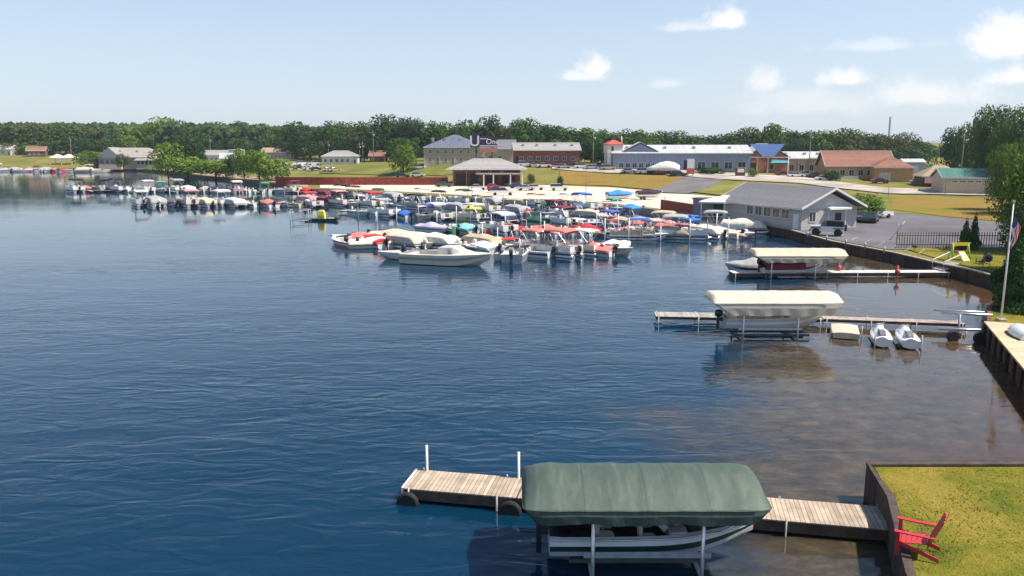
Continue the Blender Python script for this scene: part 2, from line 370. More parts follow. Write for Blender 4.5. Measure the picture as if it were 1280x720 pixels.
wallstrip('seawall', 'low seawall of tan concrete between the sandy lot and the crowded marina', top(10, 20), 1.03, .4, mat('concrete_tan', (.38, .33, .26), .85, var=.2), cap=M_CAP)
wallstrip('seawall', 'low stone shore wall at the far end of the lake by the grey-roofed house', top(0, 7), 1.03, .4, mat('shore_stone', (.20, .18, .15), .9, var=.4))
wallstrip('seawall', 'eroded earth bank under the lime green bushes', top(6, 11), 1.03, .4, mat('earth_bank', (.20, .13, .09), .95, var=.4))
wallstrip('seawall', 'rusty brown seawall below the tan deck and flagpole', [(_a.x+3.6, 55), E1, E2, E3, (_c.x-.6, 26.5)], 1.04, .25, mat('rusty_sheet', (.24, .095, .04), .8, var=.4, scale=2))
wallstrip('seawall', 'dark timber retaining wall holding the nearest lawn', [(_c.x, 26.1), (12.2, 26.05), (11.75, 23.4), (10.15, 18.9), (8.55, 12), (8.05, 4)], 1.2, .2, M_BULK, cap=mat('dark_cap', (.08, .055, .04), .85, var=.3), capw=.24)

# ---- draped sheets on the terrain
def drape(name, A, B, m, off=.05, n=24, k=8, kind='structure', px=True):
    mb = MB(); PA = [GT(*p) for p in A] if px else [Vector((*p, 0)) for p in A]; PB = [GT(*p) for p in B] if px else [Vector((*p, 0)) for p in B]
    def samp(P, t):
        s = t*(len(P)-1); i = min(int(s), len(P)-2); return P[i]+(P[i+1]-P[i])*(s-i)
    rows = []
    for i in range(n+1):
        a, b = samp(PA, i/n), samp(PB, i/n); r = []
        for j in range(k+1):
            p = a+(b-a)*j/k; r.append((p.x, p.y, T(p.x, p.y)+off))
        rows.append(r)
    mb.loft(rows, False, False, 0, True); return struct(name, mb, m)
M_SAND = mat('sandy_lot', (.66, .54, .43), .95, var=.10, scale=.25, bump=.2, bscale=3)
M_BEACH = mat('beach_sand', (.36, .26, .18), .95, var=.25, scale=.3)
M_ASPH = mat('asphalt', (.135, .125, .14), .9, var=.22, scale=.12, bump=.2, bscale=6)
M_ROAD = mat('road_asphalt', (.15, .135, .13), .9, var=.15, scale=.2)
M_CONC = mat('concrete', (.44, .38, .32), .9, var=.2, scale=.2)
M_DIRT = mat('dirt_track', (.40, .29, .20), .95, var=.3, scale=.3)
drape('sand_lot', [(400, 231.5), (470, 231), (560, 231), (640, 232), (700, 232), (770, 235), (830, 240), (860, 243), (905, 247)],
      [(400, 235), (470, 238), (560, 243), (640, 248.3), (700, 250), (770, 255), (830, 262), (860, 266), (905, 271)], M_SAND, .06, 40, 8)
drape('beach', [(205, 211), (250, 215), (300, 219), (345, 223), (385, 230)], [(205, 212.6), (250, 218.3), (300, 223), (345, 228), (385, 234.6)], M_BEACH, .05)
drape('parking_lot', [(1060, 262), (1115, 266), (1180, 272), (1250, 279), (1300, 284), (1400, 290)], [(955, 281), (1000, 290), (1050, 302), (1110, 313), (1150, 312), (1290, 318)], M_ASPH, .06, 30, 10)
for i in range(9):
    a_ = G(1012+i*17, 291+i*3.4, 1.0); dv = Vector((.55, .83, 0)); n_ = Vector((.83, -.55, 0))*.06; b2 = a_+dv*4.6
    mk = MB(); mk.add([(q.x, q.y, 1.085) for q in (a_-n_, a_+n_, b2+n_, b2-n_)], [(0, 1, 2, 3)]); struct('road_marking', mk, mat('worn_white_line', (.36, .36, .36), .9, var=.4, scale=1.5))
drape('parking_lot', [(850, 232), (880, 238), (900, 245)], [(1115, 266), (1100, 270), (955, 281)], M_ROAD, .06, 24, 20)
drape('field', [(700, 214), (770, 219), (850, 221), (875, 225)], [(700, 231), (760, 233), (820, 238), (845, 238)], M_GOLD, .22, 36, 16)
drape('field', [(400, 204), (470, 203), (525, 203), (560, 206)], [(400, 217), (470, 219), (525, 219), (560, 221)], M_GREEN, .22, 36, 16)
drape('field', [(300, 218), (340, 217), (400, 219)], [(300, 222), (345, 226), (400, 230)], M_GREEN, .05)
drape('field', [(890, 228), (935, 230)], [(865, 241), (910, 246)], M_GREEN, .25, 14, 14)
drape('field', [(1115, 246), (1180, 248), (1260, 248), (1340, 248)], [(1115, 262), (1180, 271), (1260, 278), (1340, 284)], M_GOLD, .06, 36, 16)
drape('field', [(1130, 311), (1180, 310), (1250, 312), (1300, 314)], [(1150, 318), (1190, 330), (1240, 342), (1300, 350)], M_LAWN, .08, 16, 8)
drape('road', [(690, 205), (760, 210), (830, 212), (900, 216), (1000, 222), (1110, 236), (1290, 240)], [(690, 212), (760, 217), (830, 219), (900, 225), (1000, 230), (1110, 243), (1290, 247)], M_CONC, .26, 60, 6)
drape('road', [(340, 203.5), (400, 203), (440, 202)], [(340, 212), (400, 213), (440, 206)], M_CONC, .06)
drape('path', [(855, 222), (905, 226)], [(800, 241), (860, 243)], M_ROAD, .28, 20, 16)

# ============================================================ boats
def hull_mb(L=6.0, B=2.4, H=.75, deck_from=.62, keel=-.25, stripe=True, open_bow=False):
    """one lofted shell: chine, topsides, rub rail, gunwale, cockpit well and foredeck; 0 deck, 1 side, 2 stripe, 3 well"""
    m = MB(); n = 15; R = []
    for i in range(n):
        t = i/(n-1); w = B/2*(1-max(0, (t-.42)/.58)**2.3)*(.93+.07*min(1, t*5)); w = max(w, .03)
        sh = H*(1+.22*t*t); kl = keel+(sh-keel-.1)*max(0, (t-.72)/.28)**2.2; ch = keel+.26+(sh-keel-.3)*max(0, (t-.6)/.4)**2
        cw = w*(.86-.25*max(0, (t-.6)/.4)); wl = .15
        op = t < deck_from or (open_bow and deck_from+.08 < t < .9)
        g = max(.06, min(.16, w*.3)); wi = max(.01, w-g); fl = .16 if op and t > .02 else sh+.05
        if not op: fl = sh+.045+.05*(1-t)
        x = -L/2+L*t; s1 = ch+(sh-ch)*.42; s2 = ch+(sh-ch)*.72
        half = [(0, kl), (cw, ch), (cw+(w-cw)*.5, s1), (cw+(w-cw)*.78, s2), (w, sh), (wi, sh+.03), (wi*.95, fl), (0, fl+(0 if op else .03))]
        R.append([(x, y, z) for y, z in half]+[(x, -y, z) for y, z in half[-2:0:-1]])
    N = len(R[0]); vs = [p for r in R for p in r]; matj = [1, 1, 2 if stripe else 1, 1, 0, 0, 3, 3, 0, 0, 1, 2 if stripe else 1, 1, 1]
    for i in range(n-1):
        for j in range(N):
            a = i*N+j; b = i*N+(j+1) % N; mj = matj[j] if j < len(matj) else 1
            if mj == 3:
                t = (i+.5)/(n-1); mj = 3 if (t < deck_from-.02 or (open_bow and deck_from+.1 < t < .88)) else 0
            m.f.append((a, b, b+N, a+N)); m.m.append(mj); m.sm.append(False)
    m.v = [tuple(p) for p in vs]; m.f.append(tuple(range(N))); m.m.append(1); m.sm.append(False); m.f.append(tuple((n-1)*N+k for k in range(N))); m.m.append(1); m.sm.append(False)
    return m
def motor_parts(par, x, z=.55, col=None, name='outboard_motor', s=1.0):
    def cowl():
        m = MB(); r = []
        for zz, a, b in ((0, .17, .12), (.1, .26, .17), (.38, .27, .18), (.52, .2, .14), (.56, .1, .07)):
            r.append([((a*math.cos(k*math.pi/5)-.24)*s, b*math.sin(k*math.pi/5)*s, (z+zz*s)) for k in range(10)])
        m.loft(r, True, True, 0, True); m.box(-.36*s, -.2*s, -.06, .06, z-.95, z+.02); m.box(-.5*s, -.18*s, -.14, .14, z-.62, z-.58); m.box(-.2*s, .06, -.12, .12, z-.35, z-.05); return m
    o = cached(('motor', z, s), cowl, name, col or M_MOTOR, par); o.location = (x, 0, 0); return o
def windshield_mb(x, w, h, z):
    m = MB(); r = []
    for k in range(9):
        a = (k/8-.5)*math.pi*.98; px = x+.55*math.cos(a)*1.1; py = w*math.sin(a)
        r.append([(px, py, z), (px-.28, py*.9, z+h), (px-.31, py*.9, z+h), (px-.03, py, z)])
    return m.loft(r, True, True, 0)
def seat_mb(x, y, z, w=.5, back=.55, face=1):
    m = MB(); m.cbox(x-.25, x+.25, y-w/2, y+w/2, z, z+.38, .06); m.cbox(x-.27*face-.07, x-.27*face+.07, y-w/2, y+w/2, z+.3, z+.38+back, .05); return m
def bimini(par, x0, x1, w, z, c, arch=.14, name='canopy', fz=.6):
    def cano():
        m = MB(); r = []
        for i in range(9):
            t = i/8; x = x0+(x1-x0)*t; dz = .10*math.sin(math.pi*t)-(.10 if i in (0, 8) else 0)
            r.append([(x, -w*math.cos(a)*(1 if i not in (0, 8) else .97), z+dz+arch*math.sin(a)-(.10 if k in (0, 8) else 0)) for k, a in enumerate([math.pi*j/8 for j in range(9)])]
                     + [(x, w*math.cos(a)*-1, z+dz-.03+arch*math.sin(a)-(.10 if k in (0, 8) else 0)) for k, a in reversed(list(enumerate([math.pi*j/8 for j in range(9)])))])
        return m.loft(r, True, True, 0, True)
    def fr():
        m = MB(); xm = (x0+x1)/2
        for s in (-1, 1):
            for xa in (x0+.08, (x0*2+x1)/3, (x0+2*x1)/3, x1-.08): m.tube([(xm+(xa-xm)*.12, s*w*.98, fz), (xa, s*w*.97, z-.05)], .022, 5)
        for xa in (x0+.08, x1-.08): m.tube([(xa, -w*.97, z-.05), (xa, w*.97, z-.05)], .022, 5)
        return m
    o = cached(('bim', x0, x1, w, z, arch, fz), cano, name, cloth(c), par); cached(('bimf', x0, x1, w, z, arch, fz), fr, 'canopy_frame', M_ALU, par); return o
def dome_cover_mb(L, B, H, rise, drop=.22, t0=0.0, t1=.97, seed=1):
    """fitted tarpaulin: follows the sheer, peaked over its poles, sagging between"""
    m = MB(); R = []; n = 17
    for i in range(n):
        t = t0+(t1-t0)*i/(n-1); w = B/2*(1-max(0, (t-.42)/.58)**2.3)+.05; sh = H*(1+.22*t*t)
        p = rise*(math.sin(math.pi*min(1, .12+t*.95))**.7)*(.84+.2*math.cos((t-.42)*4*math.pi)); x = -L/2+L*t
        ring = []
        for j in range(13):
            a = math.pi*j/12; y = w*math.cos(a); q = abs(math.cos(a)); zz = sh+.04+p*(1-q**1.7)+.03*noise.noise(Vector((x*1.3+seed*9, y*2, seed)))
            ring.append((x, y, zz))
        ring = [(x, w+.03, sh-drop+.05*noise.noise(Vector((x*2, 1, seed))))]+ring+[(x, -w-.03, sh-drop+.05*noise.noise(Vector((x*2, 5, seed))))]
        R.append(ring)
    m.loft(R, False, False, 0, True); m.f.append(tuple(range(15))); m.m.append(0); m.sm.append(False)
    return m
STRIPES = {}
def hull_mats(h, s=None): return [paint('white' if h not in ('cream', 'beige') else 'cream'), paint(h), paint(s or {'white': 'grey', 'cream': 'tan'}.get(h, h)), M_CARPET]
def runabout(label, loc, rz, hull='white', stripe=None, cover=None, kind='R', L=6.0, B=2.35, group=None, mot='black'):
    t = thing('motor_boat', label, 'motor boat', loc, rz, group); H = .72
    cached(('hull', L, B), lambda: hull_mb(L, B, H), 'hull', hull_mats(hull, stripe), t)
    motor_parts(t, -L/2, .72, {'black': M_MOTOR, 'white': paint('white'), 'silver': paint('silver')}[mot])
    if kind != 'C':
        cached(('ws', L, B), lambda: windshield_mb(L*.08, B*.40, .38, H+.06), 'windshield', M_WSHIELD, t)
        for y in (-.5, .5): cached(('seat', L, y), lambda: seat_mb(-.15, y, .16), 'seat', M_SEAT, t)
        cached(('bench', L), lambda: MB().cbox(-L/2+.35, -L/2+.95, -B*.38, B*.38, .16, .66, .06), 'rear_bench', M_SEAT, t)
    if kind == 'C': cached(('cov', L, B), lambda: dome_cover_mb(L, B, H, .62), 'cover', cloth(cover), t)
    if kind == 'B': bimini(t, -1.7, .7, B*.44, 2.25, cover)
    if kind == 'H': cached(('covh', L, B), lambda: dome_cover_mb(L, B, H, .5, t0=.0, t1=.66), 'cockpit_cover', cloth(cover), t)
    if kind == 'T':
        def tw():
            m = MB()
            for s in (-1, 1):
                m.tube([(-.9, s*B*.47, H), (-.3, s*B*.44, 1.7), (0, s*B*.36, 2.15), (0, 0, 2.25)], .045, 6); m.tube([(.6, s*B*.45, H), (.1, s*B*.42, 1.6), (0, s*B*.36, 2.15)], .035, 6)
            m.tube([(-.3, -B*.44, 1.7), (-.3, B*.44, 1.7)], .03, 6); return m
        cached(('tower', L, B), tw, 'tower', M_WPIPE, t)
        cached(('tcan', L, B), lambda: MB().loft([[(x, y, 2.2+.08*math.cos(y)-dz) for y in (-.75, -.4, 0, .4, .75)]+[(x, y, 2.16+.08*math.cos(y)-dz) for y in (.75, .4, 0, -.4, -.75)] for x, dz in ((-1.5, .12), (-1.1, 0), (-.2, 0), (.2, .08))]), 'tower_canvas', cloth(cover), t)
    return t
def pontoon(label, loc, rz, cover='black', fence='white', L=6.6, B=2.5, kind='P', group=None, fstripe=None, mot='black'):
    t = thing('pontoon_boat', label, 'pontoon boat', loc, rz, group)
    def tubes(s):
        m = MB(); r = []
        for x, rr, dz in ((-L/2, .26, 0), (L/2-1.0, .31, 0), (L/2-.5, .28, .05), (L/2-.1, .12, .18), (L/2, .02, .22)):
            r.append([(x, s*.85+rr*math.cos(2*math.pi*k/10), .16+dz+rr*math.sin(2*math.pi*k/10)) for k in range(10)])
        return m.loft(r, True, True, 0, True)
    for s in (-1, 1): cached(('toon', L, s), lambda: tubes(s), 'pontoon', M_ALU, t)
    cached(('pdeck', L, B), lambda: MB().cbox(-L/2+.1, L/2-.35, -B/2, B/2, .5, .6, .04), 'deck', M_GALV, t)
    motor_parts(t, -L/2+.1, .75, {'black': M_MOTOR, 'white': paint('white')}[mot])
    if kind == 'Q':
        def cv():
            m = MB(); R = []; n = 15
            for i in range(n):
                q = i/(n-1); x = -L/2+.15+(L-.6)*q; e = .55+.45*min(1, min(q, 1-q)*9); pk = .42*(.72+.28*math.cos(q*4*math.pi))*min(1, min(q, 1-q)*7)
                R.append([(x, B/2+.02, .72)]+[(x, y*B/2, 1.28*e+.1+pk*(1-abs(y)**1.4)+.03*noise.noise(Vector((x*1.4, y*2, 3)))) for y in (1, .8, .5, .2, 0, -.2, -.5, -.8, -1)]+[(x, -B/2-.02, .72)])
            m.loft(R, False, False, 0, True)
            for r_ in (0, n-1): o = r_*11; m.f.append(tuple(o+k for k in range(11))); m.m.append(0); m.sm.append(False)
            return m
        cached(('pcover', L, B), cv, 'cover', cloth(cover), t)
        cached(('pf2', L, B), lambda: fence_mb(L, B, .6, .78), 'side_panel', [M_ALU, paint(fence)], t); return t
    cached(('pf', L, B), lambda: fence_mb(L, B, .6, 1.28), 'side_panel', [M_ALU, paint(fence)], t)
    for y in (-1, 1):
        for q, (xa, xb) in enumerate(((-L/2+.5, -L/2+2.2), (L/2-2.4, L/2-1.0))): cached(('pb', L, y, q), lambda: MB().cbox(xa, xb, y*B*.42-(.3 if y > 0 else 0), y*B*.42+(0 if y > 0 else .3), .6, 1.1, .06), 'bench', M_SEAT, t)
    cached(('pc', L), lambda: MB().cbox(-.1, .45, -.95, -.35, .6, 1.5, .08), 'console', paint('white'), t)
    if kind == 'P': bimini(t, -L/2+.7, .5, B*.47, 2.75, cover, .12, fz=1.25)
    return t
def fence_mb(L, B, z0, z1):
    m = MB(); x0, x1 = -L/2+.25, L/2-.5; y = B/2-.05
    for s in (-1, 1):
        m.box(x0, x1, s*y-.012, s*y+.012, z0+.06, z1-.06, 1); m.tube([(x0, s*y, z1), (x1, s*y, z1)], .022, 5); m.tube([(x0, s*(y+.014), z0+.04), (x1, s*(y+.014), z0+.04)], .02, 4)
        for k in range(7): xx = x0+(x1-x0)*k/6; m.tube([(xx, s*(y+.016), z0), (xx, s*(y+.016), z1)], .018, 4)
    for xx in (x0, x1):
        for s in (-1, 1): m.box(xx-.012, xx+.012, min(s*.35, s*(y-.02)), max(s*.35, s*(y-.02)), z0+.06, z1-.06, 1); m.tube([(xx, s*.35, z1), (xx, s*y, z1)], .022, 4); m.tube([(xx, s*.35, z0), (xx, s*.35, z1)], .018, 4)
    return m

def dock(name, label, a, b, w, z=.5, plank=None, group=None, posts=4, h=.35, post_up=.0, legs=True, frame=.16):
    """a run of boards from a to b (plan points of its centre line) on a timber frame and pipe legs"""
    a = Vector((*a, 0)); b = Vector((*b, 0)); L = (b-a).length; rz = math.atan2(b.y-a.y, b.x-a.x)
    t = thing(name, label, 'dock', (a.x, a.y, 0), rz, group)
    d = MB(); k = int(L/.9)+1; rng = random.Random(int(L*100))
    for i in range(k): d.box(L*i/k, L*(i+1)/k, -w/2, w/2, z-.04, z+rng.uniform(0, .006)); 
    d.build('deck', plank or M_PLANKG, t)
    f = MB(); f.box(.03, L-.03, -w/2+.03, -w/2+.1, z-frame-.04, z-.043); f.box(.03, L-.03, w/2-.1, w/2-.03, z-frame-.04, z-.043)
    f.box(.03, .1, -w/2+.103, w/2-.103, z-frame-.04, z-.043); f.box(L-.1, L-.03, -w/2+.103, w/2-.103, z-frame-.04, z-.043); f.build('frame', M_FRAMEW, t)
    if legs:
        for i in range(posts):
            x = .2+(L-.4)*i/max(1, posts-1)
            for s in (-1, 1): MB().tube([(x, s*(w/2+.04), -1.2), (x, s*(w/2+.04), z+post_up+.06)], .035, 6).build('leg', M_GALV, t)
    return t

ROWS = []
def row(where, y0, y1, x0, x1, spec, hdg=(-50, 130), scale=1.0):
    if 'farthest' in where or 'open water' in where: scale = 1.14
    if 'far left' in where: scale = 1.3
    if 'second' in where or 'sandy' in where: scale = 1.06
    """spec entries: kind:cover:hull, spaced along the row from left to right"""
    items = [s.split(':') for s in spec.split()]; n = len(items); rng = random.Random(len(where)*7+n)
    last = None
    for i, it in enumerate(items):
        q = (i+.5)/n; px = x0+(x1-x0)*q+rng.uniform(-.18, .18)*(x1-x0)/n; py = y0+(y1-y0)*(px-x0)/(x1-x0)+rng.uniform(-.6, .6)
        if len(it) > 3 and it[3]: px += float(it[3])
        p = G(px, py, 0); k, cv, hu = it[0], it[1], it[2]
        h = rad(hdg[0] if rng.random() < .5 else hdg[1])+rad(rng.uniform(-10, 10))
        if len(it) > 4: h = rad(float(it[4]))
        c = cv.replace('_', ' '); hn = hu.replace('_', ' ')
        base = {'P': f'{hn} sided pontoon boat under {c} canopy', 'Q': f'pontoon boat wrapped in {c} cover', 'R': f'open {hn} runabout', 'C': f'{hn} runabout under full {c} cover',
                'B': f'{hn} runabout with {c} bimini', 'H': f'{hn} runabout, {c} cover on its cockpit', 'T': f'{hn} ski boat with {c} tower canvas'}[k]
        lab = f'{base}, {ORD[i+1]} from left in {where}'
        loc = (p.x, p.y, rng.uniform(-.04, .03))
        mot = rng.choice(['black', 'black', 'black', 'white'])
        s = rng.uniform(.92, 1.08)*scale
        if k in 'PQ': o = pontoon(lab, loc, h, cv, hu, L=6.6, kind=k, mot=mot)
        else: o = runabout(lab, loc, h, hu, {'white': rng.choice(['navy', 'red', 'grey', 'maroon', 'teal']), 'cream': 'tan'}.get(hu, 'white'), cv, k, L=rng.choice([5.6, 6.0, 6.4]), mot=mot)
        o.scale = (s, s, s); o.rotation_euler.x = rad(rng.uniform(-2, 2))
row('the farthest marina row', 239.5, 241, 82, 392, 'P:black:white C:coral:white:0 P:black:grey P:black:white R:x:white P:white:white B:teal:white P:grey:white Q:pale_grey:white C:grey:white C:navy:white P:cream:pink R:x:white B:green:white R:x:white P:maroon:cream C:red:white')
row('the open water row', 257, 259, 168, 400, 'P:white:pale_grey Q:grey:white C:dark_grey:white P:pink:cream Q:beige:cream P:white:white Q:pale_grey:white R:x:white C:coral:white H:black:white R:x:cream P:red:cream')
row('the sandy lot row', 246, 265, 398, 792, 'Q:maroon:tan P:black:maroon P:maroon:tan R:x:white B:dark_green:white Q:grey:tan R:x:white P:cream:white B:black:silver R:x:white P:dark_green:white P:white:grey Q:grey:white R:x:cream Q:tan:cream P:tan:white R:x:white Q:dark_grey:white P:white:cream P:blue:white R:x:white B:teal:white C:sky_blue:white')
row('the second row from shore', 254, 277, 380, 800, 'Q:pink:cream Q:maroon:tan P:pink:cream R:x:cream P:red:cream R:x:silver T:navy:white P:black:grey C:royal:white T:tan:beige Q:grey:white C:yellow:cream P:tan:cream R:x:white Q:grey:cream R:x:cream B:dark_green:white P:maroon:white T:royal:white Q:beige:white T:maroon:white R:x:white B:sky_blue:white')
row('the middle marina row', 268, 290, 432, 872, 'R:x:white:6 R:x:white P:grey:white H:blue:white T:beige:cream P:white:cream R:x:yellow P:cream:cream R:x:white Q:navy:white T:red:white C:dark_green:white P:maroon:white R:x:pink R:x:white B:royal:white Q:tan:cream C:coral:white Q:pink:cream R:x:white T:blue:red')
row('the fifth row from shore', 289, 297, 530, 930, 'C:lilac:white R:x:green H:turquoise:white R:x:coral P:white:white C:red:white R:x:cream C:coral:white R:x:silver T:white:white C:red:white T:red:white H:coral:cream R:x:white T:white:cream Q:coral:white B:blue:white Q:cream:white R:x:cream R:x:pink')
row('the front marina row', 306, 318, 420, 770, 'R:x:coral H:coral:coral C:red:white R:x:white Q:beige:cream H:cream:cream Q:cream:cream R:x:cream R:x:white Q:tan:cream R:x:white T:red:white P:coral:cream B:pink:white R:x:maroon P:cream:cream C:coral:white R:x:cream', hdg=(-40, 135))
row('the outer right front edge', 322, 314, 625, 782, 'T:red:white R:x:white P:coral:white H:coral:white R:x:navy C:white:cream', hdg=(60, 150, -40))
row('the gazebo row', 300, 296, 775, 928, 'P:blue:tan R:x:white Q:tan:cream P:grey:white R:x:cream C:beige:white R:x:white', hdg=(-15, 165))
row('the second gazebo row', 292, 290, 800, 940, 'R:x:white P:tan:cream C:coral:white R:x:cream P:grey:white Q:cream:tan', hdg=(-15, 165))
row('the far left shore cluster', 214.6, 215, -6, 132, 'P:white:white C:grey:white Q:grey:pink R:x:white C:pink:white B:navy:white Q:grey:white C:coral:red C:red:white R:x:white R:x:white Q:beige:white P:grey:white R:x:cream', hdg=(20, 100, 60))
# distinct ones
p = G(560, 330)
b_ = runabout('large cream cruiser with long pointed bow, frontmost boat of the marina', (p.x, p.y, .05), rad(-19), 'cream', 'tan', 'white', 'R', L=9.2, B=3.0); b_.scale = (1.04, 1.2, 1.4)
MB().loft([[(x, -w_, z0), (x, -w_*.85, z1), (x, w_*.85, z1), (x, w_, z0)] for x, w_, z0, z1 in ((-.6, 1.0, .7, 1.25), (.9, 1.0, .78, 1.3), (1.6, .9, .8, 1.05), (2.6, .5, .85, .92))]).build('cabin', paint('cream'), b_)
p = G(512, 323); b_ = runabout('cream speedboat moored close beside the large cream cruiser', (p.x, p.y, 0), rad(195), 'cream', 'white', 'white', 'R', L=6.8)
for px, py, r_, hu, st, cv, kd, L_, lab in ((478, 309, 10, 'cream', 'tan', 'cream', 'H', 8.0, 'long cream boat just behind the cream speedboat at the marina front'), (446, 303, 170, 'coral', 'white', 'coral', 'H', 7.0, 'coral and white boat farthest out at the left tip of the marina front'),
        (500, 300, -15, 'cream', 'tan', 'beige', 'C', 8.2, 'big cream boat under beige cover behind the coral covered boats'), (745, 314, -10, 'cream', 'white', 'white', 'R', 7.0, 'cream bow boat lying across the right end of the front row'),
        (605, 314, 120, 'white', 'tan', 'white', 'H', 7.0, 'white boat with white cockpit cover just right of the green boat')):
    q = G(px, py); runabout(lab, (q.x, q.y, .03), rad(r_), hu, st, cv, kd, L=L_, B=2.7)
p = G(646, 324); b_ = runabout('silver grey boat with black outboard toward open water, beside the cream cruiser', (p.x, p.y, 0), rad(80), 'silver', 'grey', 'white', 'R', L=6.6); b_.scale = (1, 1.1, 1.2)
p = G(402, 276); b_ = thing('jon_boat', 'low dark flat boat carrying a bright yellow covered seat at the marina edge', 'flat boat', (p.x, p.y, 0), rad(-8))
m = MB(); m.loft([[(x, -w_, .35+dz), (x, -w_*.85, -.1+dz), (x, w_*.85, -.1+dz), (x, w_, .35+dz)] for x, w_, dz in ((-2.6, .75, 0), (0, .8, 0), (1.8, .7, .03), (2.7, .5, .2))]); m.build('hull', mat('dark_hull', (.03, .03, .03), .5), b_)
m = MB(); m.loft([[(x*k+.1, y*k, z) for x, y in ((-.6, -.4), (.5, -.4), (.65, 0), (.5, .4), (-.6, .4))] for z, k in ((.355, 1), (.9, 1.02), (1.5, .85), (1.75, .55))]); m.build('seat_cover', cloth('yellow'), b_)
m = MB(); m.box(1.2, 2.0, -.4, .4, .355, .5); m.build('bow_seat', paint('white'), b_)
p = G(376, 279); b_ = thing('boat_lift', 'small empty pipe boat lift frame left of the yellow covered seat', 'boat lift', (p.x, p.y, 0), .1)
for sx in (-1, 1):
    m = MB()
    for sy in (-1, 1): m.tube([(sx*1.4, sy*1.2, -.8), (sx*1.4, sy*1.2, 2.1)], .05)
    m.tube([(sx*1.4, -1.2, 2.1), (sx*1.4, 1.2, 2.1)], .05); m.build('end_frame', M_GALV, b_)
for sy in (-1, 1):
    for z_ in (.5, 2.1): MB().tube([(-1.4, sy*1.2, z_), (1.4, sy*1.2, z_)], .05).build('rail', M_GALV, b_)
# kayak-like red covered hulls by the gazebo
p = G(952, 290); runabout('long slim boat under bright red cover beside the white gazebo building', (p.x, p.y, 0), rad(-35), 'white', 'red', 'red', 'C', L=6.8, B=2.0)
# marina docks between the rows
def poles(lab, x0, y0, x1, y1, n):
    for i in range(n):
        q = (i+random.uniform(.2, .8))/n; g = G(x0+(x1-x0)*q, y0+(y1-y0)*q); h = random.uniform(1.6, 3.0)
        t = thing('mooring_pole', lab, 'mooring pole', (g.x, g.y, 0), 0, lab); MB().tube([(0, 0, -1), (random.uniform(-.05, .05), 0, h)], .07, 6).build('pole', M_WPIPE if i % 3 else M_UPOLE, t)
poles('slim mooring pole among the boats of the far rows', 170, 247, 400, 250, 12); poles('slim mooring pole standing among the boats near the sandy lot', 400, 256, 800, 272, 22)
poles('slim mooring pole standing among the boats of the middle rows', 440, 276, 900, 292, 20); poles('slim mooring pole by the front boats of the marina', 560, 304, 920, 300, 14)
def pier(lab, a, b, w=1.5, z=.5, n=6, fing=None):
    A, B = G(*a, z), G(*b, z); t = dock('dock', lab, (A.x, A.y), (B.x, B.y), w, z, M_PLANKG, posts=n, group='marina docks')
    L = (B-A).length
    if fing:
        k = int(L/fing); ang = rad(-52)-math.atan2(B.y-A.y, B.x-A.x)
        for i in range(k):
            x = (i+.5)*L/k
            for s in (1,):
                ca, sa = math.cos(ang)*s, math.sin(ang)*s; m = MB(); y0 = -w/2-.02
                Mx = Matrix.Translation((x, 0, 0)) @ Matrix.Rotation(ang, 4, 'Z'); ln = 5.2; m.box(w*.75, ln, -.35, .35, z-.13, z-.006, 0, Mx); m.build('finger', M_PLANKG, t)
    return t
pier('weathered marina dock behind the farthest row of boats', (85, 237.6), (392, 239.0), 1.6, fing=10)
pier('weathered marina dock behind the left row facing open water', (172, 253), (402, 254.5), 1.6, fing=9)
pier('marina dock between the sandy lot row and the second row', (395, 251), (800, 270.5), 1.6, fing=9)
pier('marina dock in the middle of the moored boats', (425, 263), (870, 284), 1.6, fing=9)
pier('marina dock ending at the white gazebo building', (525, 284), (935, 291), 1.6, fing=9)
pier('marina dock between the coral boats and the green boat', (432, 300), (780, 308), 1.6, fing=10)
def rpts(*pp): return [tuple(AT(*q)) for q in pp]

# ============================================================ boat lifts with canopies
def canopy_mb(L, W, ez, rz_, skirt, flat=.35, round_=.8, hem=.12, tl=0, tr=0, n=22, seed=1, bow_taper=0):
    n = 56
    """stretched fabric roof: flat ridge, sloped sides, hipped ends, and a skirt hanging from a seam at the eaves; tl and tr draw the skirt in at the two ends"""
    m = MB(); R = []; S = []
    for i in range(n+1):
        t = i/n; t = .5-.5*math.cos(math.pi*t)*(.55+.45*abs(math.cos(math.pi*t))) if False else t
        u = -L/2+L*t; e = min(t, 1-t)*L; k = min(1, e/round_); kk = math.sqrt(max(0, 1-(1-k)**2))
        w = W/2*(.88+.12*kk)*(1-bow_taper*max(0, (t-.75)/.25)**2); top_ = ez+.02+(rz_-ez)*(.25+.75*kk)
        half = []
        for q in (1, .96, .82, .62, flat, flat*.5):
            zz = ez+(top_-ez)*(1 if q <= flat else (1-((q-flat)/(1-flat))**1.12)); half.append((u, w*q, zz-(.018*math.sin(math.pi*((u+L/2)/.86 % 1)) if 0 < i < n else 0)+(.02*noise.noise(Vector((u*1.3, q*4, seed*3))) if q < 1 else 0)))
        R.append(half+[(u, 0, top_+.015)]+[(x, -y, z) for x, y, z in half[::-1]])
        sk = skirt*(.80+.20*kk)+.035*math.sin(t*L*2.4+seed)+.03*noise.noise(Vector((u*2.3, seed, 0)))
        uu = lambda d: u+(tl*(1-t)**4-tr*t**4)*d
        for_ = [(uu(0), w, ez-.003), (uu(.4), w+.03, ez-sk*.4), (uu(1), w+.0+.02*math.sin(u*5), ez-sk)]
        S.append((for_, [(x, -y, z) for x, y, z in for_]))
    m.loft(R, False, False, 0, True)
    for j in (0, 1): m.loft([q[j] for q in S], False, False, 0, False)
    for i in (0, n):
        r, a, b = R[i], S[i][0], S[i][1]; ring = list(r)+b[1:]+a[:0:-1]; o = len(m.v); m.v += [tuple(p) for p in ring]; m.f.append(tuple(o+j for j in range(len(ring)))); m.m.append(0); m.sm.append(False)
    return m
